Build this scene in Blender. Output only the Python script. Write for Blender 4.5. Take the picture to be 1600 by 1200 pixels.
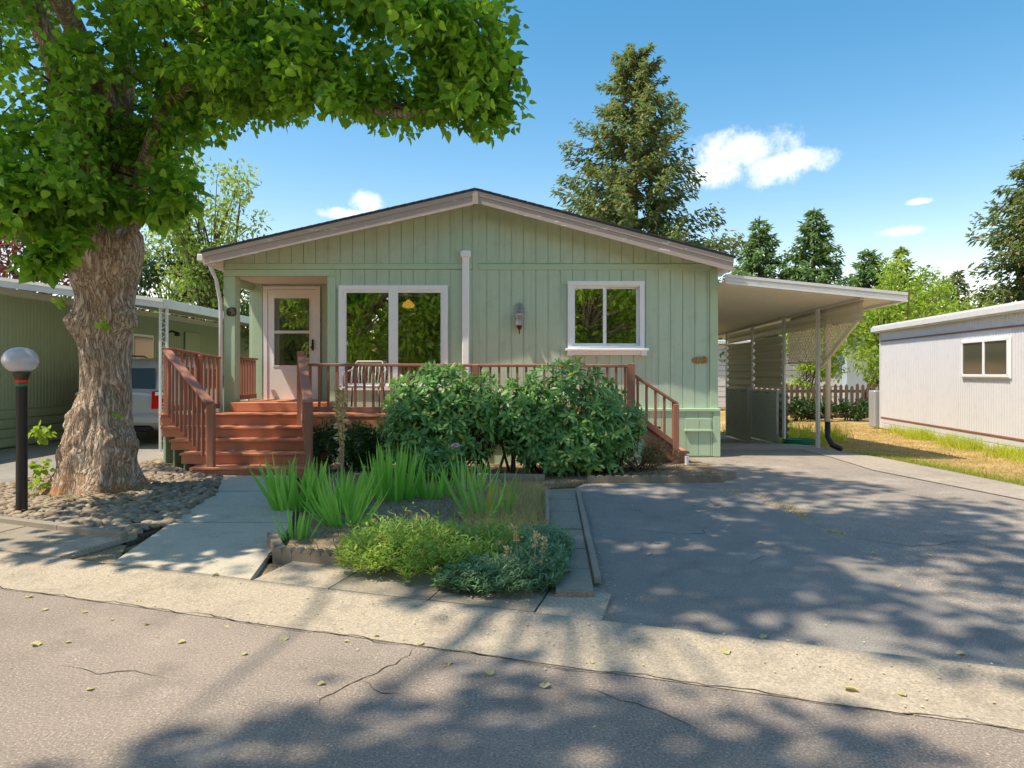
import bpy, bmesh, math, random
import numpy as np
from mathutils import Vector, Matrix, noise as mnoise
random.seed(7); RNG = np.random.default_rng(7)
scene = bpy.context.scene
for o in list(bpy.data.objects): bpy.data.objects.remove(o)

# ------------------------------------------------------------------ camera
H, FPX, HY = 1.42, 1080.0, 582.0          # eye height, focal length and horizon row on a 1600x1200 frame
cam_d = bpy.data.cameras.new('camera'); cam = bpy.data.objects.new('camera', cam_d)
scene.collection.objects.link(cam); scene.camera = cam
cam.location = (0, 0, H); cam.rotation_euler = (math.radians(90), 0, 0)
cam_d.sensor_width = 36; cam_d.lens = 36*FPX/1600; cam_d.shift_y = -(600-HY)/1600
cam_d.clip_start = 0.05; cam_d.clip_end = 2000

# ------------------------------------------------------------------ light
SUN_TRAVEL = Vector((1.30, 0.50, -2.70)).normalized()
sun_d = bpy.data.lights.new('sun', 'SUN'); sun = bpy.data.objects.new('sun', sun_d)
scene.collection.objects.link(sun)
sun_d.energy = 2.1; sun_d.angle = math.radians(0.53); sun_d.color = (1.0, 0.88, 0.71)
sun.rotation_euler = SUN_TRAVEL.to_track_quat('-Z', 'Y').to_euler(); sun.location = (-20, -8, 40)
to_sun = -SUN_TRAVEL
world = bpy.data.worlds.new('World'); scene.world = world; world.use_nodes = True
def build_world():
    nt = world.node_tree; N = nt.nodes; L = nt.links; N.clear()
    out = N.new('ShaderNodeOutputWorld'); bg = N.new('ShaderNodeBackground')
    sky = N.new('ShaderNodeTexSky'); sky.sky_type = 'NISHITA'; sky.sun_disc = False
    sky.sun_elevation = math.asin(to_sun.z); sky.sun_rotation = math.atan2(to_sun.x, to_sun.y)
    sky.air_density = 1.0; sky.dust_density = 0.45; sky.ozone_density = 2.0; sky.altitude = 400
    bg.inputs['Strength'].default_value = 0.13
    tc = N.new('ShaderNodeTexCoord'); sep = N.new('ShaderNodeSeparateXYZ'); L.new(tc.outputs['Generated'], sep.inputs[0])
    def M(op, a, b=None, c=None, clamp=False):
        n = N.new('ShaderNodeMath'); n.operation = op; n.use_clamp = clamp
        for i, v in enumerate((a, b, c)):
            if v is None: continue
            if isinstance(v, (int, float)): n.inputs[i].default_value = v
            else: L.new(v, n.inputs[i])
        return n.outputs[0]
    # small fair-weather clouds given as compass bearing and elevation (radians)
    az = M('ARCTAN2', sep.outputs[0], sep.outputs[1]); el = M('ARCSINE', sep.outputs[2])
    no = N.new('ShaderNodeTexNoise'); no.inputs['Scale'].default_value = 20; no.inputs['Detail'].default_value = 8; no.inputs['Roughness'].default_value = 0.66
    L.new(tc.outputs['Generated'], no.inputs['Vector'])
    nf = M('MULTIPLY', M('SUBTRACT', no.outputs['Fac'], 0.5), 4.6)
    clouds = [(1150,238,92,38),(1205,262,70,27),(1262,250,44,19),(1125,265,60,24),(572,316,26,17),(535,334,46,9),(1408,362,36,8),(1436,315,22,5)]
    acc = None
    for (px, py, rx, ry) in clouds:
        x = (px-800)/FPX; z = (HY-py)/FPX; r = math.sqrt(1+x*x+z*z)
        a0 = math.atan2(x, 1); e0 = math.asin(z/r); k = 1/(1+x*x)
        ra = rx/FPX*k; re = ry/FPX*math.sqrt(k)
        d = M('ADD', M('POWER', M('ABSOLUTE', M('DIVIDE', M('SUBTRACT', az, a0), ra)), 2), M('POWER', M('ABSOLUTE', M('DIVIDE', M('SUBTRACT', el, e0), re)), 2))
        v = M('SUBTRACT', 1.0, d)
        v = M('MAXIMUM', v, -3.0)
        acc = v if acc is None else M('MAXIMUM', acc, v)
    # other bearings: the same kind of small scattered cloud
    n2 = N.new('ShaderNodeTexNoise'); n2.inputs['Scale'].default_value = 3.1; n2.inputs['Detail'].default_value = 3
    L.new(tc.outputs['Generated'], n2.inputs['Vector'])
    back = M('MULTIPLY', M('SUBTRACT', n2.outputs['Fac'], 0.64), 9)
    back = M('ADD', back, M('MULTIPLY', M('GREATER_THAN', sep.outputs[1], -0.05), -6))
    acc = M('MAXIMUM', acc, back)
    fac = M('MULTIPLY', M('ADD', M('ADD', acc, nf), 0.4), 0.6, clamp=True)
    fac = M('MULTIPLY', fac, M('GREATER_THAN', sep.outputs[2], 0.02))
    sm = N.new('ShaderNodeMapRange'); sm.interpolation_type = 'SMOOTHSTEP'; L.new(fac, sm.inputs['Value'])
    hsv = N.new('ShaderNodeHueSaturation'); hsv.inputs['Saturation'].default_value = 1.4; hsv.inputs['Value'].default_value = 1.0
    L.new(sky.outputs[0], hsv.inputs['Color'])
    tint = N.new('ShaderNodeMixRGB'); tint.blend_type = 'MULTIPLY'; tint.inputs[0].default_value = 1; tint.inputs[2].default_value = (1.34, .80, .57, 1)
    L.new(hsv.outputs[0], tint.inputs[1])
    mix = N.new('ShaderNodeMixRGB'); L.new(M('MULTIPLY', sm.outputs[0], 0.9), mix.inputs[0]); L.new(tint.outputs[0], mix.inputs[1])
    mix.inputs[2].default_value = (3.6, 3.6, 3.65, 1)
    L.new(mix.outputs[0], bg.inputs['Color']); L.new(bg.outputs[0], out.inputs['Surface'])
build_world()
scene.view_settings.view_transform = 'Standard'; scene.view_settings.look = 'None'
scene.view_settings.exposure = 1.55; scene.view_settings.gamma = 1.0
scene.view_settings.use_curve_mapping = False
scene.cycles.max_bounces = 8; scene.cycles.transparent_max_bounces = 12
scene.cycles.use_denoising = True

# ------------------------------------------------------------------ helpers
C = scene.collection
def P(px, py, D): return Vector(((px-800)*D/FPX, D, H-(py-HY)*D/FPX))
def X_(px, D): return (px-800)*D/FPX
def Z_(py, D): return H-(py-HY)*D/FPX
def lin(c): c /= 255.0; return c/12.92 if c <= 0.04045 else ((c+0.055)/1.055)**2.4
def S(r, g, b): return (lin(r), lin(g), lin(b), 1.0)

class NT:
    def __init__(s, name):
        s.m = bpy.data.materials.new(name); s.m.use_nodes = True
        s.nt = s.m.node_tree; s.N = s.nt.nodes; s.L = s.nt.links
        s.b = s.N['Principled BSDF']; s.out = s.N['Material Output']
        s._oc = None
    def oc(s):
        if s._oc is None: s._oc = s.N.new('ShaderNodeTexCoord')
        return s._oc.outputs['Object']
    def n(s, t, **kw):
        n = s.N.new(t)
        for k, v in kw.items(): setattr(n, k, v)
        return n
    def mapped(s, scale=(1,1,1), rot=(0,0,0)):
        m = s.n('ShaderNodeMapping'); m.inputs['Scale'].default_value = scale; m.inputs['Rotation'].default_value = rot
        s.L.new(s.oc(), m.inputs['Vector']); return m.outputs[0]
    def noise(s, scale, detail=4, rough=0.55, vec=None, dist=0):
        n = s.n('ShaderNodeTexNoise'); n.inputs['Scale'].default_value = scale; n.inputs['Detail'].default_value = detail
        n.inputs['Roughness'].default_value = rough; n.inputs['Distortion'].default_value = dist
        s.L.new(vec if vec is not None else s.oc(), n.inputs['Vector']); return n.outputs['Fac']
    def vor(s, scale, vec=None, feature='F1', out='Distance'):
        n = s.n('ShaderNodeTexVoronoi'); n.feature = feature; n.inputs['Scale'].default_value = scale
        s.L.new(vec if vec is not None else s.oc(), n.inputs['Vector']); return n.outputs[out]
    def ramp(s, fac, stops):
        r = s.n('ShaderNodeValToRGB'); e = r.color_ramp.elements
        while len(e) < len(stops): e.new(0.5)
        for i, (p, c) in enumerate(stops):
            e[i].position = p; e[i].color = c if len(c) == 4 else (*c, 1)
        s.L.new(fac, r.inputs[0]); return r.outputs[0]
    def mix(s, fac, a, b, mode='MIX'):
        m = s.n('ShaderNodeMixRGB'); m.blend_type = mode
        for i, v in enumerate((fac, a, b)):
            if isinstance(v, (int, float)): m.inputs[i].default_value = v if i == 0 else (v, v, v, 1)
            elif isinstance(v, tuple): m.inputs[i].default_value = v
            else: s.L.new(v, m.inputs[i])
        return m.outputs[0]
    def math(s, op, a, b=0.0, clamp=False):
        m = s.n('ShaderNodeMath'); m.operation = op; m.use_clamp = clamp
        for i, v in enumerate((a, b)):
            if isinstance(v, (int, float)): m.inputs[i].default_value = v
            else: s.L.new(v, m.inputs[i])
        return m.outputs[0]
    def col(s, c):
        if isinstance(c, tuple): s.b.inputs['Base Color'].default_value = c
        else: s.L.new(c, s.b.inputs['Base Color'])
        return s
    def rough(s, v):
        if isinstance(v, (int, float)): s.b.inputs['Roughness'].default_value = v
        else: s.L.new(v, s.b.inputs['Roughness'])
        return s
    def bump(s, h, strength=0.3, dist=0.01):
        b = s.n('ShaderNodeBump'); b.inputs['Strength'].default_value = strength; b.inputs['Distance'].default_value = dist
        s.L.new(h, b.inputs['Height']); s.L.new(b.outputs[0], s.b.inputs['Normal']); return s
    def island(s):
        return s.n('ShaderNodeNewGeometry').outputs['Random Per Island']
    def objrand(s): return s.n('ShaderNodeObjectInfo').outputs['Random']

def dk(c, f): return (c[0]*f, c[1]*f, c[2]*f, 1)
def paint(name, c, rough=0.55, var=0.12, nscale=3.0, bump=0.15, grain=None, dirt=0.0, metal=0.0, spec=None, orand=0.0, gm=.25, streak=0.0):
    m = NT(name)
    f = m.noise(nscale, 5)
    colr = m.mix(f, dk(c, 1-var), dk(c, 1+var))
    g = m.noise(60, 3, vec=m.mapped(grain)) if grain else m.noise(90, 3)
    colr = m.mix(gm, colr, m.mix(g, dk(c, 1-var*1.6), dk(c, 1+var*1.2)))
    if streak: colr = m.mix(m.math('MULTIPLY', m.ramp(m.noise(3.0, 6, .7, vec=m.mapped((5, 5, .22))), [(.48, (0,0,0,1)), (.75, (1,1,1,1))]), streak), colr, dk(c, .62))
    if orand: colr = m.mix(orand, colr, m.mix(m.objrand(), dk(c, .8), dk(c, 1.2)))
    if dirt: colr = m.mix(m.ramp(m.noise(5, 8, .7), [(.52, (0,0,0,1)), (.72, (dirt,)*3+(1,))]), colr, S(84, 74, 60))
    m.col(colr).rough(rough); m.b.inputs['Metallic'].default_value = metal
    if spec is not None: m.b.inputs['Specular IOR Level'].default_value = spec
    if bump: m.bump(g, bump, 0.004)
    return m.m
def foliage(name, dark, mid, light, trans=0.35, rough=0.45, odd=None, oddp=0.03):
    m = NT(name); r = m.island()
    st = [(0.0, dark), (0.5, mid), (1.0, light)]
    if odd: st = [(0.0, dark), (0.5, mid), (1-oddp*1.5, light), (1-oddp, odd)]
    c = m.ramp(r, st)
    big = m.noise(0.9, 2)
    c = m.mix(m.math('MULTIPLY', big, 0.5), c, m.mix(0.5, c, light))
    m.col(c).rough(rough); m.b.inputs['Specular IOR Level'].default_value = 0.35
    t = m.n('ShaderNodeBsdfTranslucent'); tc = m.mix(0.55, c, (light[0]*1.35, light[1]*1.5, light[2]*0.7, 1)); m.L.new(tc, t.inputs['Color'])
    ms = m.n('ShaderNodeMixShader'); ms.inputs[0].default_value = trans
    m.L.new(m.b.outputs[0], ms.inputs[1]); m.L.new(t.outputs[0], ms.inputs[2]); m.L.new(ms.outputs[0], m.out.inputs['Surface'])
    return m.m

def finish(me, name, mat, parent, smooth=False, kind=None):
    if smooth: me.shade_smooth()
    if mat is not None: me.materials.append(mat)
    o = bpy.data.objects.new(name, me); C.objects.link(o)
    if parent is not None:
        o.parent = parent
        if parent.type == 'EMPTY': o.matrix_parent_inverse = Matrix.Translation(-parent.location)
    if kind: o['kind'] = kind
    return o
def tag(o, label, cat, group=None):
    o['label'] = label; o['category'] = cat
    if group: o['group'] = group
    return o
def thing(name, label, cat, loc=(0,0,0), group=None):
    o = bpy.data.objects.new(name, None); C.objects.link(o); o.location = loc; o.empty_display_size = 0.2
    return tag(o, label, cat, group)
def struct(o, label=None):
    o['kind'] = 'structure'
    if label: o['label'] = label
    return o

class MB:
    def __init__(s): s.v = []; s.f = []
    def add(s, vs, fs):
        o = len(s.v); s.v += [tuple(v) for v in vs]; s.f += [tuple(i+o for i in f) for f in fs]; return s
    def _cbox(s, hx, hy, hz, c, M):
        c = min(c, hx*.49, hy*.49, hz*.49); h = (hx, hy, hz)
        cs = [(a, b, d) for a in (-1, 1) for b in (-1, 1) for d in (-1, 1)]
        vs = []; 
        for k in cs:
            for ax in range(3): vs.append(Vector([k[i]*(h[i] if i == ax else h[i]-c) for i in range(3)]))
        ix = {k: i*3 for i, k in enumerate(cs)}; fs = []
        for ax in range(3):
            b, d = [i for i in range(3) if i != ax]
            for sg in (-1, 1):
                def K(p, q):
                    k = [0, 0, 0]; k[ax] = sg; k[b] = p; k[d] = q; return ix[tuple(k)]+ax
                fs.append([K(-1,-1), K(1,-1), K(1,1), K(-1,1)])
            for p in (-1, 1):
                for q in (-1, 1):
                    def K2(e, axx):
                        k = [0, 0, 0]; k[ax] = e; k[b] = p; k[d] = q; return ix[tuple(k)]+axx
                    fs.append([K2(-1,b), K2(1,b), K2(1,d), K2(-1,d)])
        for k in cs: fs.append([ix[k], ix[k]+1, ix[k]+2])
        for f in fs:
            n = (vs[f[1]]-vs[f[0]]).cross(vs[f[2]]-vs[f[0]]); ce = sum((vs[i] for i in f), Vector())
            if n.dot(ce) < 0: f.reverse()
        return s.add([M @ v for v in vs], fs)
    def obox(s, M, hx, hy, hz, c=0):
        if c: return s._cbox(hx, hy, hz, c, M)
        vs = [M @ Vector((a*hx, b*hy, d*hz)) for d in (-1,1) for b in (-1,1) for a in (-1,1)]
        return s.add(vs, [(0,2,3,1),(4,5,7,6),(0,1,5,4),(2,6,7,3),(0,4,6,2),(1,3,7,5)])
    def box(s, x0, x1, y0, y1, z0, z1, c=0):
        return s.obox(Matrix.Translation(((x0+x1)/2, (y0+y1)/2, (z0+z1)/2)), abs(x1-x0)/2, abs(y1-y0)/2, abs(z1-z0)/2, c)
    def beam(s, p0, p1, w, h, c=0, up=(0,0,1), off=(0,0)):
        p0 = Vector(p0); p1 = Vector(p1); d = (p1-p0); l = d.length; d.normalize(); u = Vector(up)
        x = d.cross(u)
        if x.length < 1e-4: x = Vector((1,0,0))
        x.normalize(); z = x.cross(d)
        M = Matrix.Identity(4)
        for i in range(3): M[i][0] = x[i]; M[i][1] = d[i]; M[i][2] = z[i]
        ce = (p0+p1)/2 + x*off[0] + z*off[1]; M.translation = ce
        return s.obox(M, w/2, l/2, h/2, c)
    def tube(s, pts, r, n=8, cap=True):
        pts = [Vector(p) for p in pts]; m = len(pts); rr = r if isinstance(r, (list, tuple)) else [r]*m
        o = len(s.v); ref = None
        for i, p in enumerate(pts):
            d = (pts[min(i+1, m-1)]-pts[max(i-1, 0)]).normalized()
            if ref is None: ref = d.orthogonal().normalized()
            ref = (ref - d*ref.dot(d)).normalized(); b = d.cross(ref)
            for k in range(n):
                a = 2*math.pi*k/n; s.v.append(tuple(p + (ref*math.cos(a)+b*math.sin(a))*rr[i]))
        for i in range(m-1):
            for k in range(n):
                a = o+i*n+k; b2 = o+i*n+(k+1) % n; s.f.append((a, b2, b2+n, a+n))
        if cap: s.f.append(tuple(o+k for k in reversed(range(n)))); s.f.append(tuple(o+(m-1)*n+k for k in range(n)))
        return s
    def lathe(s, prof, ce, n=20, axis='z'):
        o = len(s.v); ce = Vector(ce)
        for (r, z) in prof:
            for k in range(n):
                a = 2*math.pi*k/n; c, sn = math.cos(a)*r, math.sin(a)*r
                q = Vector((c, sn, z)) if axis == 'z' else (Vector((c, z, sn)) if axis == 'y' else Vector((z, c, sn)))
                s.v.append(tuple(ce+q))
        for i in range(len(prof)-1):
            for k in range(n):
                a = o+i*n+k; b = o+i*n+(k+1) % n; s.f.append((a, b, b+n, a+n))
        s.f.append(tuple(o+k for k in reversed(range(n)))); s.f.append(tuple(o+(len(prof)-1)*n+k for k in range(n)))
        return s
    def prism(s, poly, a0, a1, axis='y'):
        # poly in the two other axes (x,z for y; x,y for z; y,z for x)
        def pt(p, a): return (p[0], a, p[1]) if axis == 'y' else ((p[0], p[1], a) if axis == 'z' else (a, p[0], p[1]))
        n = len(poly); vs = [pt(p, a0) for p in poly]+[pt(p, a1) for p in poly]
        fs = [tuple(range(n)), tuple(reversed(range(n, 2*n)))]+[(i, i+n, (i+1) % n+n, (i+1) % n) for i in range(n)]
        return s.add(vs, fs)
    def build(s, name, mat, parent=None, smooth=False, kind=None, fix=True):
        me = bpy.data.meshes.new(name); me.from_pydata(s.v, [], s.f)
        if fix:
            bm = bmesh.new(); bm.from_mesh(me); bmesh.ops.recalc_face_normals(bm, faces=bm.faces); bm.to_mesh(me); bm.free()
        me.update()
        return finish(me, name, mat, parent, smooth, kind)

def raw_mesh(name, V, F):
    """V (n,3) array, F (m,k) array of equal-sized faces"""
    me = bpy.data.meshes.new(name); k = F.shape[1]
    me.vertices.add(len(V)); me.vertices.foreach_set('co', V.astype(np.float32).ravel())
    me.loops.add(F.size); me.loops.foreach_set('vertex_index', F.astype(np.int32).ravel())
    me.polygons.add(len(F)); me.polygons.foreach_set('loop_start', np.arange(0, F.size, k, dtype=np.int32))
    me.update(calc_edges=True); me.validate(); return me
def norm(a): return a/np.maximum(np.linalg.norm(a, axis=-1, keepdims=True), 1e-9)
def scatter(name, T, F, org, tip, nrm, sc):
    """copies of a small template: x = width, y = towards tip, z = normal"""
    T = np.array(T, float); F = np.array(F, int); org = np.array(org, float); m = len(org)
    tip = norm(np.array(tip, float)); nrm = np.array(nrm, float); x = norm(np.cross(tip, nrm)); z = np.cross(x, tip)
    sc = np.array(sc, float); sc = np.repeat(sc[:, None], 3, 1) if sc.ndim == 1 else sc
    L = T[None]*sc[:, None, :]
    V = org[:, None, :]+L[..., 0:1]*x[:, None]+L[..., 1:2]*tip[:, None]+L[..., 2:3]*z[:, None]
    FF = F[None]+(np.arange(m)*len(T))[:, None, None]
    return raw_mesh(name, V.reshape(-1, 3), FF.reshape(-1, F.shape[1]))
LEAF_HEART = ([(0,0,0),(-.36,.06,.05),(-.5,.36,.08),(-.3,.74,.04),(0,1.08,-.06),(.3,.74,.04),(.5,.36,.08),(.36,.06,.05),(0,.42,0)],
              [(8,0,1),(8,1,2),(8,2,3),(8,3,4),(8,4,5),(8,5,6),(8,6,7),(8,7,0)])
LEAF_OVAL = ([(0,0,0),(-.2,.3,.04),(-.22,.62,.03),(0,1,-.08),(.22,.62,.03),(.2,.3,.04)], [(0,1,5),(1,2,5),(5,2,4),(2,3,4)])
LEAF_LONG = ([(0,0,0),(-.13,.35,.03),(-.11,.7,.0),(0,1,-.1),(.11,.7,.0),(.13,.35,.03)], [(0,1,5),(1,2,5),(5,2,4),(2,3,4)])
LEAF_QUAD = ([(0,0,0),(-.32,.45,.08),(0,1,-.05),(.32,.45,.08)], [(0,1,3),(1,2,3)])
BLADE = ([(-.5,0,0),(.5,0,0),(-.42,.4,.03),(.42,.4,.03),(-.25,.75,.12),(.25,.75,.12),(0,1,.26)], [(0,1,3),(0,3,2),(2,3,5),(2,5,4),(4,5,6)])
NEEDLE = ([(0,0,0),(-.16,.35,.05),(0,1,-.05),(.16,.35,.05),(0,.4,-.12)], [(0,1,4),(1,2,4),(4,2,3),(0,4,3)])
def rdir(n): return norm(RNG.normal(size=(n, 3)))
# ------------------------------------------------------------------ materials
GREEN = S(186, 206, 182)
M_side = paint('sage_siding', GREEN, .7, .10, 1.2, .25, grain=(4, 4, .15), dirt=0.14, streak=.35)
M_side_tan = paint('sage_trim', S(180, 204, 172), .65, .07, 2, .2, grain=(2, 2, .3), dirt=0.1)
M_deck = paint('redwood_stain', S(198, 130, 96), .7, .2, 2.5, .5, grain=(.2, 3, 3), dirt=0.3, orand=.45, gm=.6)
M_rail = paint('brown_stain', S(164, 112, 90), .65, .2, 3, .4, grain=(3, 3, .2), dirt=0.16, orand=.35, gm=.55)
M_white = paint('white_paint', S(244, 246, 248), .45, .03, 3, .08, dirt=0.06)
M_chair = paint('dull_white_enamel', S(196, 194, 188), .5, .06)
M_doorw = paint('door_enamel', S(246, 242, 240), .4, .02, 2, .04)
M_alum = paint('cream_aluminium', S(205, 200, 188), .45, .05, 2, .06, dirt=0.15)
M_alumw = paint('white_aluminium', S(222, 222, 220), .4, .04, 2, .05, dirt=0.18)
M_corr = paint('tan_corrugated', S(224, 214, 194), .45, .08, 2, .08, dirt=0.15)
M_dark = paint('dark_metal', S(40, 40, 42), .5, .1, 4, .1)
M_black = paint('black_plastic', S(28, 28, 30), .45, .1, 4, .1)
M_bronze = paint('aged_bronze', S(82, 72, 58), .45, .2, 20, .2, metal=.7)
M_gold = paint('brass', S(196, 150, 84), .35, .15, 20, .2, metal=.8)
M_silver = paint('pierced_silver', S(176, 178, 186), .4, .15, 30, .3, metal=.6)
M_red = paint('red_glass', S(110, 30, 34), .25, .1, 10, 0)
M_soffit = paint('cream_soffit', S(230, 222, 208), .6, .05, 1.5, .05)
M_neighg = paint('pale_green_aluminium', S(158, 170, 140), .55, .05, 1.5, .05, dirt=.06)
M_neighw = paint('white_metal_siding', S(216, 216, 220), .5, .04, 1.2, .06, dirt=.10)
M_rust = paint('rusty_trim', S(150, 104, 88), .8, .3, 8, .3)
M_concrete_bits = paint('edging_concrete', S(136, 124, 106), .9, .2, 6, .5, dirt=.6)
M_oldwood = paint('weathered_board', S(150, 140, 124), .85, .2, 5, .5, grain=(.6, 6, 6), dirt=.4)
M_picket = paint('grey_picket', S(116, 94, 74), .85, .2, 5, .4, grain=(5, 5, .5), orand=.5)
M_roofing = paint('asphalt_shingle', S(70, 72, 78), .95, .2, 14, .6)
M_inside = paint('interior_wall', S(120, 112, 100), .8, .05)
M_car = paint('silver_paint', S(196, 198, 204), .28, .02, 2, 0, metal=.25)
M_carglass = paint('tinted_glass', S(56, 64, 58), .12, .05, 2, 0, spec=.35)
M_tail = paint('red_lens', S(200, 20, 24), .18, .05, 30, 0)
M_tyre = paint('tyre_rubber', S(26, 26, 27), .85, .1, 20, .2)
M_hose = paint('green_hose', S(20, 130, 84), .4, .1, 8, 0)
M_slat = paint('dark_green_slat', S(138, 172, 148), .5, .1, 4, .1)
M_galv = paint('galvanised', S(188, 190, 192), .45, .08, 8, .1, metal=.4)
M_stalk = paint('dry_stalk', S(168, 148, 116), .9, .2, 10, .3)
M_twig = paint('twig_bark', S(92, 76, 60), .9, .2, 10, .4)
M_needlebark = paint('conifer_bark', S(96, 82, 70), .95, .2, 6, .5)
def fascia_mat():
    m = NT('taupe_fascia'); base = S(178, 162, 152)
    c = m.mix(m.noise(2, 5), dk(base, .9), dk(base, 1.08))
    chip = m.ramp(m.noise(7, 7, .7, vec=m.mapped((.5, 1, 3.2))), [(.61, (0,0,0,1)), (.64, (1,1,1,1))])
    c = m.mix(m.math('MULTIPLY', chip, .8), c, S(232, 228, 224)); m.col(c).rough(.7).bump(chip, .3, .002); return m.m
M_fascia = fascia_mat()
def concrete(name, c1, c2, agg=0.5, stain=.5):
    m = NT(name)
    big = m.noise(1.1, 6, .65); fine = m.noise(75, 4, .8); sp = m.vor(70)
    c = m.mix(big, c1, c2)
    c = m.mix(agg, c, m.mix(m.ramp(fine, [(.35, (0,0,0,1)), (.65, (1,1,1,1))]), dk(c1, .55), dk(c2, 1.35)))
    st = m.ramp(m.noise(3.2, 8, .75), [(.5, (0,0,0,1)), (.72, (1,1,1,1))])
    c = m.mix(m.math('MULTIPLY', st, stain*.6), c, dk(c1, .5))
    h = m.mix(.5, fine, sp); m.col(c).rough(.92).bump(h, .5, .004); return m.m
M_gutter = concrete('gutter_aggregate', S(154, 142, 124), S(186, 172, 150), .6, .9)
M_path = concrete('path_concrete', S(176, 166, 148), S(200, 190, 170), .42, .7)
M_slabold = concrete('old_slab', S(128, 118, 102), S(160, 150, 132), .5, 1.0)
M_cslab = concrete('carport_concrete', S(150, 142, 132), S(178, 170, 158), .35, .7)
def asphalt(name, c1, c2, speck, cracks=0.0, warm=.0):
    m = NT(name)
    big = m.noise(.7, 6, .6); fine = m.noise(85, 4, .85); st = m.noise(2.6, 8, .7)
    c = m.mix(m.ramp(big, [(.3, (0,0,0,1)), (.7, (1,1,1,1))]), c1, c2)
    c = m.mix(m.ramp(fine, [(.54, (0,0,0,1)), (.64, (.95,)*3+(1,))]), c, speck)
    c = m.mix(m.ramp(fine, [(.35, (.9,)*3+(1,)), (.46, (0,0,0,1))]), c, dk(c1, .4))
    c = m.mix(m.math('MULTIPLY', m.ramp(st, [(.52, (0,0,0,1)), (.75, (1,1,1,1))]), .55), c, dk(c1, .55))
    c = m.mix(m.math('MULTIPLY', m.ramp(m.noise(1.4, 9, .75), [(.55, (0,0,0,1)), (.7, (1,1,1,1))]), .35), c, speck)
    h = fine
    if cracks:
        warp = m.n('ShaderNodeVectorMath'); warp.operation = 'ADD'
        nn = m.n('ShaderNodeTexNoise'); nn.inputs['Scale'].default_value = 2.2; nn.inputs['Detail'].default_value = 6; m.L.new(m.oc(), nn.inputs['Vector'])
        sc = m.n('ShaderNodeVectorMath'); sc.operation = 'SCALE'; sc.inputs['Scale'].default_value = .9; m.L.new(nn.outputs['Color'], sc.inputs[0])
        m.L.new(m.oc(), warp.inputs[0]); m.L.new(sc.outputs[0], warp.inputs[1])
        v = m.vor(cracks, vec=warp.outputs[0], feature='DISTANCE_TO_EDGE')
        ck = m.ramp(v, [(.0, (1,1,1,1)), (.012, (0,0,0,1))]); keep = m.ramp(m.noise(.8, 2), [(.5, (0,0,0,1)), (.6, (1,1,1,1))])
        ck = m.math('MULTIPLY', ck, keep); c = m.mix(m.math('MULTIPLY', ck, .8), c, S(34, 32, 30)); h = m.math('SUBTRACT', fine, ck)
    m.col(c).rough(.9).bump(h, .55, .005); return m.m
M_road = asphalt('road_asphalt', S(132, 120, 108), S(158, 144, 130), S(204, 192, 178))
M_drive = asphalt('old_drive_asphalt', S(132, 124, 114), S(158, 146, 132), S(196, 188, 178))
M_patch = asphalt('new_patch_asphalt', S(128, 122, 114), S(144, 137, 128), S(182, 176, 168))
M_ndrive = asphalt('neighbour_asphalt', S(134, 130, 124), S(152, 146, 138), S(186, 182, 176))
def soil(name, a, b, c3, sc=30):
    m = NT(name); f = m.noise(sc, 6, .7); g = m.noise(2, 4)
    c = m.mix(m.ramp(f, [(.35, (0,0,0,1)), (.65, (1,1,1,1))]), a, b); c = m.mix(m.ramp(g, [(.4, (0,0,0,1)), (.65, (1,1,1,1))]), c, c3)
    m.col(c).rough(.95).bump(f, .9, .03); return m.m
M_ground = soil('dry_lawn_ground', S(176, 146, 96), S(204, 176, 122), S(150, 132, 78), 26)
M_soil = soil('bed_soil', S(122, 102, 80), S(190, 168, 136), S(150, 130, 100), 34)
M_rocksoil = soil('rock_bed_soil', S(96, 84, 70), S(140, 124, 102), S(110, 96, 78), 30)
def stone_mat():
    m = NT('river_stone'); r = m.objrand(); i = m.island(); f = m.noise(25, 4)
    rr = m.math('FRACT', m.math('ADD', r, i))
    c = m.ramp(rr, [(0, S(128, 112, 94)), (.3, S(168, 148, 122)), (.55, S(150, 138, 120)), (.8, S(186, 168, 142)), (1, S(118, 110, 102))])
    m.col(m.mix(f, c, m.mix(.5, c, S(120, 104, 84)))).rough(.8).bump(f, .2, .004); return m.m
M_stone = stone_mat()
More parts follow.
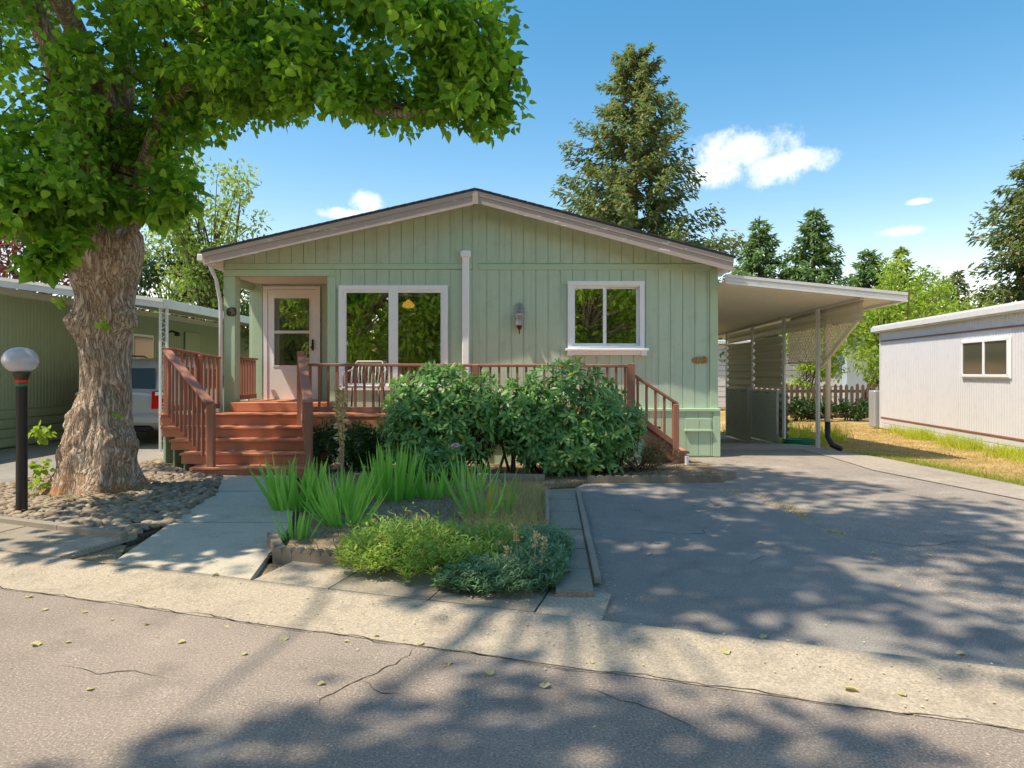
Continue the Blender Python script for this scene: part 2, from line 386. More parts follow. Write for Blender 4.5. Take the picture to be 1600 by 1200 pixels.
def bark_mat():
    m = NT('furrowed_bark')
    warp = m.n('ShaderNodeVectorMath'); warp.operation = 'ADD'
    nn = m.n('ShaderNodeTexNoise'); nn.inputs['Scale'].default_value = 2.5; nn.inputs['Detail'].default_value = 3; m.L.new(m.oc(), nn.inputs['Vector'])
    sc = m.n('ShaderNodeVectorMath'); sc.operation = 'SCALE'; sc.inputs['Scale'].default_value = .22; m.L.new(nn.outputs['Color'], sc.inputs[0])
    m.L.new(m.oc(), warp.inputs[0]); m.L.new(sc.outputs[0], warp.inputs[1])
    mp = m.n('ShaderNodeMapping'); mp.inputs['Scale'].default_value = (1, 1, .10); m.L.new(warp.outputs[0], mp.inputs['Vector'])
    na = m.noise(24, 3, .6, vec=mp.outputs[0]); rid = m.math('ABSOLUTE', m.math('SUBTRACT', na, .5)); n2 = m.noise(70, 5, .75, vec=mp.outputs[0]); n3 = m.noise(60, 4, .7)
    h = m.math('ADD', m.math('ADD', m.math('MULTIPLY', m.math('MINIMUM', rid, .16), 3.6), m.math('MULTIPLY', n2, .45)), m.math('MULTIPLY', n3, .25))
    c = m.ramp(h, [(.30, S(104, 84, 68)), (.5, S(176, 150, 126)), (.88, S(222, 204, 182))])
    li = m.ramp(m.noise(22, 6, .75), [(.56, (0,0,0,1)), (.63, (1,1,1,1))])
    sep = m.n('ShaderNodeSeparateXYZ'); m.L.new(m.oc(), sep.inputs[0])
    up = m.ramp(m.math('MULTIPLY', sep.outputs[2], .3), [(.22, (0,0,0,1)), (.6, (1,1,1,1))])
    c = m.mix(m.math('MULTIPLY', m.math('MULTIPLY', li, up), .6), c, S(196, 194, 190))
    mo = m.ramp(m.noise(2.6, 5, .6), [(.53, (0,0,0,1)), (.62, (1,1,1,1))])
    upm = m.ramp(m.math('MULTIPLY', sep.outputs[2], .3), [(.62, (0,0,0,1)), (.85, (1,1,1,1))])
    c = m.mix(m.math('MULTIPLY', m.math('MULTIPLY', mo, upm), .75), c, S(104, 92, 34))
    lowm = m.ramp(m.math('MULTIPLY', sep.outputs[2], 1.0), [(.05, (1,1,1,1)), (.42, (0,0,0,1))])
    c = m.mix(m.math('MULTIPLY', m.math('MULTIPLY', lowm, m.ramp(m.noise(5, 4), [(.42, (0,0,0,1)), (.6, (1,1,1,1))])), .8), c, S(176, 120, 56))
    m.col(c).rough(.95).bump(h, 1.0, .03); return m.m
M_bark = bark_mat()
def glass_mat(name, refl, tint=(.75, .8, .78, 1)):
    m = NT(name); g = m.n('ShaderNodeBsdfGlossy'); g.inputs['Roughness'].default_value = .0; g.inputs['Color'].default_value = (.95, .97, 1, 1)
    t = m.n('ShaderNodeBsdfTransparent'); t.inputs['Color'].default_value = tint
    mx = m.n('ShaderNodeMixShader'); mx.inputs[0].default_value = refl
    m.L.new(t.outputs[0], mx.inputs[1]); m.L.new(g.outputs[0], mx.inputs[2]); m.L.new(mx.outputs[0], m.out.inputs['Surface'])
    w = m.noise(1.3, 2); b = m.n('ShaderNodeBump'); b.inputs['Strength'].default_value = .03; b.inputs['Distance'].default_value = .02
    m.L.new(w, b.inputs['Height']); m.L.new(b.outputs[0], g.inputs['Normal']); return m.m
M_glass = glass_mat('window_glass', .62)
M_glassdoor = glass_mat('storm_door_glass', .22, (.8, .8, .76, 1))
def emis(name, c, st):
    m = NT(name); m.col(c); m.b.inputs['Emission Color'].default_value = c; m.b.inputs['Emission Strength'].default_value = st; return m.m
M_pendant = emis('amber_lampshade', S(255, 176, 70), 1.1)
def globe_mat():
    m = NT('milky_globe'); m.col(S(206, 206, 214)).rough(.12); m.b.inputs['Transmission Weight'].default_value = .25
    m.b.inputs['Subsurface Weight'].default_value = .3; return m.m
M_globe = globe_mat()
F_maple = foliage('linden_leaf', S(30, 78, 42), S(78, 136, 46), S(164, 200, 66), .5, .45)  # ramp colours imitate shaded (dark end) and sunlit (yellow end) leaves, random per leaf
F_rhodo = foliage('rhododendron_leaf', S(56, 102, 58), S(98, 148, 84), S(148, 188, 112), .28, .35, S(190, 180, 60), .012)
F_box = foliage('box_leaf', S(30, 56, 28), S(48, 80, 38), S(76, 104, 52), .25, .45)
F_iris = foliage('iris_blade', S(96, 156, 62), S(140, 196, 82), S(180, 220, 112), .52, .4)
F_irisp = foliage('pale_iris_blade', S(96, 150, 80), S(134, 184, 96), S(168, 204, 112), .4, .4, S(200, 150, 60), .05)
F_mound = foliage('feathery_leaf', S(100, 140, 66), S(142, 174, 84), S(184, 204, 104), .4, .6, S(196, 150, 90), .05)
F_blue = foliage('blue_green_leaf', S(78, 114, 92), S(108, 144, 112), S(142, 174, 126), .3, .6)
F_seed = foliage('seed_head', S(176, 150, 110), S(206, 184, 142), S(226, 208, 168), .3, .8)
F_dry = foliage('dry_grass', S(160, 136, 92), S(196, 172, 120), S(216, 196, 146), .3, .8)
F_lawn = foliage('lawn_dry_blade', S(150, 126, 70), S(188, 160, 100), S(206, 182, 122), .3, .8)
F_lawng = foliage('lawn_green_blade', S(110, 130, 50), S(148, 160, 64), S(182, 182, 88), .4, .7)
F_weedy = foliage('yellow_weed', S(140, 160, 50), S(182, 194, 66), S(206, 208, 92), .45, .7)
F_brown = foliage('weed_leaf', S(96, 98, 62), S(126, 122, 82), S(156, 134, 98), .3, .7)
F_fir = foliage('spruce_needles', S(68, 94, 68), S(100, 126, 84), S(142, 156, 102), .3, .7, S(150, 122, 84), .10)
F_fir2 = foliage('fir_needles', S(66, 98, 78), S(96, 132, 90), S(134, 160, 100), .3, .7)
F_back = foliage('background_leaf', S(72, 106, 58), S(112, 144, 72), S(176, 190, 96), .4, .6)
F_back2 = foliage('yellow_green_leaf', S(84, 116, 40), S(132, 164, 56), S(178, 196, 80), .45, .6)
F_plum = foliage('plum_leaf', S(70, 34, 38), S(104, 52, 50), S(140, 82, 68), .3, .6)
F_fall = foliage('fallen_leaf', S(160, 160, 110), S(204, 192, 136), S(214, 206, 170), .2, .8)
M_petal = paint('pink_petal', S(226, 190, 200), .6, .05, 20, 0)
# ------------------------------------------------------------------ ground, road, drive
def sstep(a, b, x): t = max(0, min(1, (x-a)/(b-a))); return t*t*(3-2*t)
def gz(x, y):                                    # the land falls a little towards the back of the carport
    return -0.34*sstep(12.4, 18.5, y)*(1-sstep(6.0, 8.2, x))*sstep(2.0, 3.2, x)
def make_ground():
    xs = [-400, -120, -50, -25, -14, -9, -6, -3, 0, 2]+[2.3+.3*i for i in range(22)]+[9.5, 11, 14, 20, 30, 60, 140, 400]
    ys = [-300, -100, -40, -15, -5, 0, 3, 6, 9, 11]+[11.6+.4*i for i in range(20)]+[20, 22, 26, 32, 45, 70, 120, 250, 500]
    V = [(x, y, -.035+gz(x, y)) for y in ys for x in xs]; n = len(xs)
    Fc = [(j*n+i, j*n+i+1, (j+1)*n+i+1, (j+1)*n+i) for j in range(len(ys)-1) for i in range(n-1)]
    me = bpy.data.meshes.new('ground'); me.from_pydata(V, [], Fc); o = finish(me, 'ground', M_ground, None, True); struct(o)
make_ground()
ST = Vector((.948, -.318)); SN = Vector((.318, .948))
def SF(s, n): return (s*ST.x+n*SN.x, 3.42+s*ST.y+n*SN.y)
def sheet(name, poly, z, mat, parent=None, thick=0.0, kind='structure'):
    mb = MB()
    if thick: mb.prism(poly, z-thick, z, 'z')
    else: mb.add([(p[0], p[1], z) for p in poly], [tuple(range(len(poly)))])
    o = mb.build(name, mat, parent, fix=bool(thick))
    if not thick and o.data.polygons[0].normal.z < 0: o.data.flip_normals()
    if kind and parent is None: o['kind'] = kind
    return o
road = sheet('road', [SF(-60, .02), SF(-60, -7.5), SF(60, -7.5), SF(60, .02)], 0.0, M_road)
def make_gutter():
    prof = [(0.0, .004), (.06, .006), (.2, -.004+.012), (.36, .03), (.47, .05), (.53, .052), (.56, -.03)]
    ss = np.linspace(-30, 30, 61); V = []; Fc = []
    for s in ss:
        for (n, z) in prof:
            x, y = SF(s, n+.012*mnoise.noise((s*1.3, n*3, 0))); V.append((x, y, z+.004*mnoise.noise((s*2, n*9, 3))))
    k = len(prof)
    for i in range(len(ss)-1):
        for j in range(k-1): Fc.append((i*k+j, (i+1)*k+j, (i+1)*k+j+1, i*k+j+1))
    me = bpy.data.meshes.new('gutter_kerb'); me.from_pydata(V, [], Fc); o = finish(me, 'kerb', M_gutter, None, True); struct(o)
make_gutter()
def GB(x): return 3.985-.336*x                    # back edge of the gutter
drive = sheet('driveway', [(.40, GB(.40)), (7.2, GB(7.2)), (6.9, 4.2), (6.33, 8.45), (6.1, 11.3), (5.8, 12.55), (3.35, 12.55), (3.35, 11.52), (2.8, 11.45), (3.0, 9.3), (2.66, 8.78), (.92, 8.72), (.6, 8.0)], .020, M_drive)
patch_px = [(909,768),(1000,766),(1122,766),(1165,781),(1200,792),(1240,809),(1300,838),(1367,873),(1440,914),(1508,952),(1558,986)]
patch = [((p-800)*(H-.026)*FPX/(q-HY)/FPX, (H-.026)*FPX/(q-HY)) for p, q in patch_px]
patch += [(2.78, 3.42), (2.7, GB(2.7)+.02), (2.05, GB(2.05)+.02), (1.2, GB(1.2)+.02), (.57, GB(.57)+.02)]
def ragged(poly, step=.12, amp=.035):
    out = []
    for (a, b) in zip(poly, poly[1:]+poly[:1]):
        a = Vector(a); b = Vector(b); n = max(1, int((b-a).length/step)); nn = Vector((-(b-a).y, (b-a).x)).normalized()
        for k in range(n):
            q = a.lerp(b, k/n); out.append(tuple(q+nn*amp*mnoise.noise((q.x*2.7, q.y*2.7, 1.5))+nn*amp*.5*mnoise.noise((q.x*11, q.y*11, 7))))
    return out
sheet('driveway_patch', ragged(patch), .0235, M_patch)
def make_cslab():
    V = []; ys = np.linspace(12.5, 19.5, 16); xs = np.linspace(3.42, 5.78, 7)
    for y in ys:
        for x in xs: V.append((x, y, .026+gz(4.5, y)+.0))
    n = len(xs); Fc = [(j*n+i, j*n+i+1, (j+1)*n+i+1, (j+1)*n+i) for j in range(len(ys)-1) for i in range(n-1)]
    me = bpy.data.meshes.new('carport_floor'); me.from_pydata(V, [], Fc); struct(finish(me, 'carport_floor', M_cslab, None))
make_cslab()
sheet('drive_edge_strip', [(5.72,12.6),(6.02,11.3),(6.25,8.45),(6.42,7.2),(6.9,4.2),(6.5,4.2),(5.62,7.4),(5.15,9.85),(5.25,11.4),(5.2,12.6)], .030, asphalt('drive_edge', S(150, 140, 126), S(172, 160, 144), S(200, 190, 176)))
sheet('neighbour_driveway', [(-20,7.9),(-7.4,7.95),(-6.25,8.4),(-6.05,9.3),(-5.45,10.9),(-5.45,30),(-20,30)], -.01, M_ndrive)
# path of three slabs
path = struct(sheet('path', [(-3.84,9.15),(-2.85,9.15),(-2.0,6.3),(-1.75,4.62),(-2.85,5.02),(-3.1,6.3),(-3.38,7.95)], .012, M_soil))
for poly in ([(-3.84,9.16),(-2.85,9.16),(-2.5,7.975),(-3.395,7.975)], [(-3.39,7.935),(-2.48,7.935),(-2.02,6.325),(-3.11,6.325)], [(-3.1,6.275),(-2.0,6.275),(-1.73,4.57),(-2.87,4.97)]):
    sheet('slab', poly, .055, M_path, path, .05)
# strip of paving slabs behind the kerb
walk = struct(sheet('pavement', [(-9,GB(-9)+1.0),(-9,GB(-9)),(-2.9,GB(-2.9)),(-1.7,GB(-1.7)),(.55,GB(.55)),(.5,GB(.5)+.4),(-1.7,GB(-1.7)+.55),(-2.9,GB(-2.9)+.1),(-3.15,GB(-3.15)+.6)], .008, M_soil))
def strip_slabs(x0, x1, step, d0, d1):
    x = x0
    while x < x1:
        w = step*random.uniform(.85, 1.12); xe = min(x+w, x1); g = .006
        k = .06
        sheet('slab', [(x+g, GB(x)+.02), (xe-g, GB(xe)+.02), (xe-g+d1*.25, GB(xe)+d1), (x+g+d0*.25, GB(x)+d0)], .05+random.uniform(-.006, .008), M_gutter if random.random() < .5 else M_slabold, walk, .045)
        x = xe
strip_slabs(-8.9, -3.35, .8, .78, .74); strip_slabs(-1.72, .5, .62, .5, .48)
# worn slabs between the garden and the drive
edge = struct(sheet('edge_path', [(.27,4.2),(.55,4.05),(.75,8.0),(.42,8.0)], .010, M_soil))
ys = [4.22, 4.75, 5.3, 5.95, 6.7, 7.35, 8.0]
for a, b in zip(ys[:-1], ys[1:]):
    l = lambda y: .27+(y-4.2)*.036; r = lambda y: .50+(y-4.2)*.058
    sheet('slab', [(l(a), a+.012), (r(a), a+.012), (r(b), b-.012), (l(b), b-.012)], .075+random.uniform(-.012, .008), M_slabold, edge, .07)
struct(sheet('garden_bed', [(-1.72,5.12),(-1.1,4.9),(.25,4.3),(.3,5.9),(.4,7.95),(.4,8.6),(.9,8.74),(2.6,8.8),(2.98,9.3),(2.9,11.46),(-2.8,11.46),(-2.8,9.15),(-2.42,7.95),(-1.95,6.3)], .035, M_soil, None, .06))
rock_poly = [(-3.2,5.72),(-3.1,6.3),(-3.4,7.95),(-3.86,9.12),(-4.3,9.25),(-5.2,10.4),(-5.4,10.9),(-6.05,9.3),(-6.25,8.4),(-7.4,7.95),(-9,7.9),(-9,8.15),(-4.73,6.36)]
rock_poly = [(-3.2,5.74),(-3.1,6.3),(-3.4,7.95),(-3.86,9.12),(-4.3,9.25),(-5.2,10.4),(-5.42,10.9),(-6.05,9.3),(-6.25,8.4),(-7.4,7.95),(-8.2,7.85),(-4.73,6.38)]
rock_bed = struct(sheet('rock_bed', rock_poly, .03, M_rocksoil, None, .06))
def inside(p, poly):
    x, y = p; r = False; n = len(poly)
    for i in range(n):
        x0, y0 = poly[i]; x1, y1 = poly[(i+1) % n]
        if (y0 > y) != (y1 > y) and x < (x1-x0)*(y-y0)/(y1-y0)+x0: r = not r
    return r
# river stones
def stone_mesh(k):
    r = random.Random(k); n, m = 7, 4; V = [(0, 0, -1)]; Fc = []
    for i in range(1, m):
        t = math.pi*i/m
        for j in range(n):
            a = 2*math.pi*(j+.3*i)/n; f = 1+r.uniform(-.16, .16); V.append((math.sin(t)*math.cos(a)*f, math.sin(t)*math.sin(a)*f, -math.cos(t)))
    V.append((0, 0, 1)); L = len(V)-1
    for j in range(n): Fc.append((0, 1+(j+1) % n, 1+j)); Fc.append((L, L-n+j, L-n+(j+1) % n))
    for i in range(m-2):
        for j in range(n): a = 1+i*n+j; b = 1+i*n+(j+1) % n; Fc.append((a, b, b+n, a+n))
    return [Vector(v) for v in V], Fc
def scatter_stones():
    protos = [stone_mesh(k) for k in range(8)]; meshes = []
    for V, Fc in protos:
        me = bpy.data.meshes.new('stone'); me.from_pydata([tuple(v) for v in V], [], Fc); me.shade_smooth(); me.materials.append(M_stone); meshes.append(me)
    pts = []
    while len(pts) < 6000:
        p = (random.uniform(-8.2, -3.0), random.uniform(5.7, 10.9))
        if inside(p, rock_poly) and (p[0]+4.75)**2+(p[1]-7.95)**2 > .5**2: pts.append(p)
    pts.sort(key=lambda p: p[1]+.35*abs(p[0]+3.6)); big = MB()
    for i, p in enumerate(pts):
        a = random.choice((.016, .022, .028, .034, .042, .052))*random.uniform(.8, 1.15); M = Matrix.Translation((p[0], p[1], .035+a*.25+random.uniform(0, .025))) @ Matrix.Rotation(random.uniform(0, 6.28), 4, 'Z') @ Matrix.Rotation(random.uniform(-.4, .4), 4, 'X') @ Matrix.Diagonal((a*random.uniform(1, 1.5), a, a*random.uniform(.5, .8), 1))
        if i < 300:
            o = bpy.data.objects.new('stone', meshes[i % 8]); C.objects.link(o); o.parent = rock_bed; o.matrix_local = M
        else:
            V, Fc = protos[i % 8]; big.add([M @ v for v in V], Fc)
    big.build('stones', M_stone, rock_bed, True, 'stuff', fix=False)
scatter_stones()
# edging pieces
def plank(name, label, cat, p0, p1, w, h, mat, z=.03, group=None):
    mb = MB(); n = 6; p0 = Vector((*p0, z+h/2)); p1 = Vector((*p1, z+h/2))
    for i in range(n):
        a = p0.lerp(p1, i/n); b = p0.lerp(p1, (i+1)/n); j = .004*mnoise.noise(a*3)
        mb.beam(a+Vector((j, j, 0)), b+Vector((j, j, j)), w, h, .006)
    return tag(mb.build(name, mat), label, cat, group)
plank('edging_board', 'long weathered board edging the river stones beside the paving', 'board', (-3.2,5.72), (-7.6,7.55), .07, .07, M_oldwood, .03)
plank('edging_board', 'thin grey board between worn slabs and dark asphalt', 'board', (.76,8.02), (.555,4.5), .045, .05, M_oldwood, .04)
plank('edging_board', 'short grey board beside the dry grass patch', 'board', (.385,7.75), (.315,6.1), .035, .1, M_oldwood, .03)
plank('edging_board', 'grey board lying behind the iris clumps below the shrubs', 'board', (-.45,9.0), (.42,8.9), .09, .07, M_oldwood, .035)
def scallops(name, label, pts, n, mat, r=.07, h=.11):
    root = thing(name, label, 'garden edging', (*pts[0], .03))
    tot = [Vector((*p, 0)) for p in pts]; L = [(b-a).length for a, b in zip(tot[:-1], tot[1:])]; T = sum(L)
    for k in range(n):
        d = T*(k+.5)/n
        for a, b, l in zip(tot[:-1], tot[1:], L):
            if d <= l: q = a+(b-a)*d/l; dr = (b-a).normalized(); break
            d -= l
        w = T/n*.5; nn = Vector((-dr.y, dr.x, 0)); prof = [(-w, -.03)]+[(-w*math.cos(t), h*.6+h*.4*math.sin(t)) for t in np.linspace(0, math.pi, 7)]+[(w, -.03)]
        th = .035; mb = MB(); V = []
        for sgn in (-1, 1):
            for (u, z) in prof: V.append(q+dr*u*.985+nn*th*sgn*(1 if z > 0 else 1.1)+Vector((0, 0, .035+z+random.uniform(-.003, .003))))
        m = len(prof); mb.add(V, [tuple(range(m)), tuple(reversed(range(m, 2*m)))]+[(i, i+m, (i+1) % m+m, (i+1) % m) for i in range(m)])
        mb.build('edging_block', mat, root)
scallops('garden_edging', 'low scalloped concrete edging at the front corner of the garden bed', [(-1.95,5.6),(-1.72,5.12),(-1.1,4.9),(-.9,4.82)], 17, M_concrete_bits, h=.1)
scallops('garden_edging', 'row of scalloped concrete edging behind the dark asphalt patch', [(.95,8.76),(2.62,8.82),(2.95,9.2)], 19, M_concrete_bits, h=.08)
# cracks in the asphalt: thin open seams filled with dark dirt
def crack(parent, pts, z, w=.0035):
    mb = MB(); pts = [Vector((*p, z)) for p in pts]; fine = []
    for a, b in zip(pts[:-1], pts[1:]):
        for k in range(6): q = a.lerp(b, k/6); fine.append(q+Vector((.06*mnoise.noise(q*2.5)+.03*mnoise.noise(q*11), .05*mnoise.noise(q*2.5+Vector((9, 9, 9)))+.03*mnoise.noise(q*11+Vector((9, 9, 9))), 0)))
    fine.append(pts[-1]); V = []
    for i, q in enumerate(fine):
        d = (fine[min(i+1, len(fine)-1)]-fine[max(i-1, 0)]).normalized(); nn = Vector((-d.y, d.x, 0)); ww = w*(.4+1.0*abs(mnoise.noise(q*9)))*min(1, .15+i*.12, .15+(len(fine)-1-i)*.12)
        V += [q+nn*ww, q-nn*ww]
    mb.add(V, [(2*i, 2*i+1, 2*i+3, 2*i+2) for i in range(len(fine)-1)]); mb.build('crack', M_crack, parent, fix=False)
M_crack = soil('crack_dirt', S(66, 60, 52), S(92, 84, 70), S(84, 84, 60), 60)
def GP(px, py, z=0): D = (H-z)*FPX/(py-HY); return ((px-800)*D/FPX, D)
pat = [o for o in bpy.data.objects if o.name == 'driveway_patch'][0]
crack(pat, [GP(915,791), GP(980,797), GP(1015,810), GP(1050,818), GP(1110,818)], .0255)
crack(pat, [GP(925,831), GP(1000,832), GP(1060,838), GP(1098,838), GP(1115,822)], .0255, .0045)
crack(pat, [GP(1170,888), GP(1190,876), GP(1215,868)], .0255)
crack(road, [GP(645,1011), GP(615,1040), GP(560,1068), GP(520,1090), GP(500,1102)], .003, .005)
crack(road, [SF(s, -.005) for s in np.arange(-6, 5, .35)], .0085, .0045)
crack(road, [GP(560,1068), GP(600,1085), GP(640,1090)], .003, .004); crack(road, [GP(90,1035), GP(150,1050), GP(200,1048), GP(260,1062)], .003, .004)
crack(road, [GP(900,1075), GP(960,1100), GP(1040,1118), GP(1120,1150)], .003, .004)
crack(drive, [(x, GB(x)+.015) for x in np.arange(.6, 3.2, .3)], .0275, .009)
crack(drive, [GP(1290,850), GP(1350,845), GP(1420,858), GP(1500,850), GP(1590,862)], .0235, .005); crack(drive, [GP(1250,770), GP(1330,778), GP(1400,772), GP(1480,790)], .0235, .005)
# ------------------------------------------------------------------ the green house
YW, YF = 11.5, 11.07
XL, XR = -4.79, 3.41
ridge = (-.584, 4.34); eL = (-4.94, 3.345); eR = (3.54, 3.262)
def roof_z(x):
    if x < ridge[0]: return eL[1]+(x-eL[0])*(ridge[1]-eL[1])/(ridge[0]-eL[0])
    return eR[1]+(x-eR[0])*(ridge[1]-eR[1])/(ridge[0]-eR[0])
house = thing('house', 'sage green house with low gable roof and front deck', 'house', (-.6, YW, 0))
W1 = (-2.80, -1.14, 1.20, 2.79); W2 = (1.0, 2.12, 1.86, 2.86); REC = (-4.60, -3.06, .78, 3.02)
mb = MB()
def wall_holes(mb, x0, x1, z0, z1, holes, y0, y1):
    xs = sorted({x0, x1, *[h[0] for h in holes], *[h[1] for h in holes]}); zs = sorted({z0, z1, *[h[2] for h in holes], *[h[3] for h in holes]})
    for a, b in zip(xs[:-1], xs[1:]):
        for c, d in zip(zs[:-1], zs[1:]):
            if not any(h[0] <= a and b <= h[1] and h[2] <= c and d <= h[3] for h in holes): mb.box(a, b, y0, y1, c, d)
wall_holes(mb, XL, XR, .0, 3.13, [W1, W2, (XL, REC[1], .0, 3.02)], YW, YW+.1)
mb.prism([(XL, 3.13), (XR, 3.13), (XR, roof_z(XR)-.1), (ridge[0], ridge[1]-.1), (XL, roof_z(XL)-.1)], YW, YW+.1, 'y')
fwall = mb.build('front_wall', M_side, house)
# siding boards with open grooves
PITCH = .2032; x0 = -.62
def boards():
    n0 = math.ceil((XL+.12-x0)/PITCH); k = n0
    while x0+k*PITCH < XR-.14:
        a = x0+k*PITCH+.004; b = x0+(k+1)*PITCH-.004; b = min(b, XR-.13); k += 1
        y1 = YW-.002; y0 = YW-.014
        # gable part
        mb = MB(); mb.prism([(a, 3.235), (b, 3.235), (b, roof_z(b)-.095), (a, roof_z(a)-.095)], y0, y1, 'y'); mb.build('siding_board', M_side, fwall)
        segs = [(.82, 3.128)]
        if b < REC[1]+.14: continue
        for h in (W1, W2):
            if a < h[1]+.06 and b > h[0]-.06:
                ns = []
                for (s, e) in segs:
                    if s < h[2]-.02: ns.append((s, h[2]-.02))
                    if e > h[3]+.02: ns.append((h[3]+.02, e))
                segs = ns
        for (s, e) in segs: MB().box(a, b, y0, y1, s, e).build('siding_board', M_side, fwall)
boards()
mb = MB(); mb.box(XL+.02, -.66, YW-.03, YW-.001, 3.135, 3.23, .004); mb.build('band_trim', M_side_tan, house)
mb = MB(); mb.box(-.56, XR-.1, YW-.03, YW-.001, 3.125, 3.222, .004); mb.build('band_trim', M_side_tan, house)
MB().box(-.655, -.565, YW-.026, YW-.001, .82, 4.2, .004).build('centre_trim', M_side, house)
MB().box(XR-.125, XR+.01, YW-.032, YW+.11, .82, 3.14, .005).build('corner_board', M_side_tan, house)
MB().box(REC[1]-.005, REC[1]+.13, YW-.03, YW+.1, .94, 3.018, .005).build('porch_trim', M_side_tan, house)
MB().box(XL, REC[1]+.13, YW-.034, YW+.1, 3.022, 3.13, .005).build('porch_beam', M_side_tan, house)
MB().box(XL+.0, XL+.19, YW-.02, YW+.2, .1, 3.02, .006).build('porch_post', M_side_tan, house)
# skirting that stands proud at the foot of the wall
sk = MB().box(2.05, XR+.02, YW-.075, YW-.016, .03, .775).build('skirting', M_side_tan, house)
k = 0
while 2.06+k*PITCH < XR-.1:
    a = 2.06+k*PITCH; MB().box(a+.004, min(a+PITCH-.004, XR-.1), YW-.088, YW-.076, .05, .77).build('siding_board', M_side_tan, sk); k += 1
MB().box(2.0, XR+.03, YW-.11, YW-.016, .776, .826, .006).build('skirting_ledge', M_side_tan, house)
MB().box(XR-.09, XR+.03, YW-.095, YW+.02, .03, .775, .005).build('corner_board', M_side_tan, house)
MB().box(-2.7, 2.05, YW-.03, YW-.016, .0, .8).build('skirting', M_side_tan, house)
v = MB().box(2.86, 3.28, YW-.105, YW-.089, .47, .66, .004).build('crawlspace_vent', M_side_tan, house)
MB().box(2.84, 3.3, YW-.13, YW-.089, .45, .475, .003).build('vent_lip', M_side_tan, v)
MB().box(3.06, 3.08, YW-.11, YW-.1055, .48, .65).build('vent_rib', M_side_tan, v)
# body behind the front
mb = MB(); mb.box(XL, XL+.1, YW+1.2, 25, 0, 3.2); mb.build('side_wall', M_side, house)
MB().box(XR-.1, XR, YW+.1, 25, 0, 3.2).build('side_wall', M_side, house)
MB().box(XL, XR, 24.9, 25, 0, 3.2).build('rear_wall', M_side, house)
MB().box(REC[1]-.02, REC[1]+.08, YW+.1, YW+1.2, .1, 3.05).build('porch_side_wall', M_inside, house)
MB().box(XL+.1, XR-.1, YW+.1, 24.9, 3.05, 3.1).build('ceiling', M_soffit, house)
MB().box(-3.0, XR-.1, YW+.1, 24.9, .85, .9).build('room_floor', M_inside, house)
MB().box(-3.0, XR-.1, 15.4, 15.5, .9, 3.05).build('room_wall', M_inside, house)
MB().box(.4, .5, YW+.1, 15.4, .9, 3.05).build('room_wall', M_inside, house)
# roof
for (a, b, nm) in ((eL, ridge, 1), (ridge, eR, -1)):
    mb = MB(); mb.prism([(a[0], a[1]-.06), (b[0], b[1]-.06), (b[0], b[1]-.01), (a[0], a[1]-.01)], YF+.002, 25.3, 'y'); mb.build('roof_slope', M_soffit, house)
    mb = MB(); ex = -.03 if nm == 1 else .03
    A = (a[0]+(ex if nm == 1 else 0), a[1]-(.007 if nm == 1 else 0)); B = (b[0]+(ex if nm == -1 else 0), b[1]-(.008 if nm == -1 else 0))
    mb.prism([(A[0], A[1]-.008), (B[0], B[1]-.008), (B[0], B[1]+.018), (A[0], A[1]+.018)], YF-.045, 25.32, 'y'); sh = mb.build('shingles', M_roofing, house)
    # curled front edge of the shingle courses
    d = Vector((B[0]-A[0], 0, B[1]-A[1])); L = d.length; d.normalize(); n = int(L/.14); mb = MB()
    for i in range(n):
        p = Vector((A[0], YF-.03, A[1]+.02))+d*(i*L/n); mb.beam(p, p+d*(L/n*.96)+Vector((0, 0, .004)), .05, .012)
    mb.build('shingle_edge', M_roofing, sh)
    mb = MB(); mb.prism([(a[0], a[1]-.205), (b[0], b[1]-.23), (b[0], b[1]-.01), (a[0], a[1]-.01)], YF-.022, YF, 'y'); mb.build('fascia', M_fascia, house)
    mb = MB(); mb.prism([(a[0], a[1]-.085), (b[0], b[1]-.09), (b[0], b[1]-.012), (a[0], a[1]-.012)], YF-.036, YF-.023, 'y'); mb.build('fascia_strip', M_fascia, house)
MB().box(ridge[0]-.045, ridge[0]+.045, YF-.045, YF-.02, ridge[1]-.235, ridge[1]-.02, .004).build('ridge_plate', M_fascia, house)
MB().box(eL[0]-.1, eL[0]-.002, YF-.02, 25, eL[1]-.14, eL[1]-.03, .01).build('eave_gutter', M_alumw, house)
MB().box(eL[0], XL, YF+.01, 25, eL[1]-.20, eL[1]-.075).build('eave_soffit', M_soffit, house)
MB().box(XR, eR[0], YF+.01, 25, eR[1]-.20, eR[1]-.075).build('eave_soffit', M_soffit, house)
ds = MB(); ds.tube([(-4.92, 11.25, 3.16), (-4.86, 11.35, 2.95), (-4.83, 11.44, 2.6), (-4.825, 11.45, 2.4), (-4.825, 11.45, .2)], .032, 8); ds.build('downspout', M_alumw, house, True)
# white cable mast
m1 = MB().box(X_(722, 11.42), X_(733, 11.42), YW-.1, YW-.015, .8, 3.36, .012).build('service_mast', M_white, house)
MB().box(X_(719.5, 11.42), X_(735.5, 11.42), YW-.12, YW-.015, 3.32, 3.44, .02).build('mast_cap', M_white, m1)
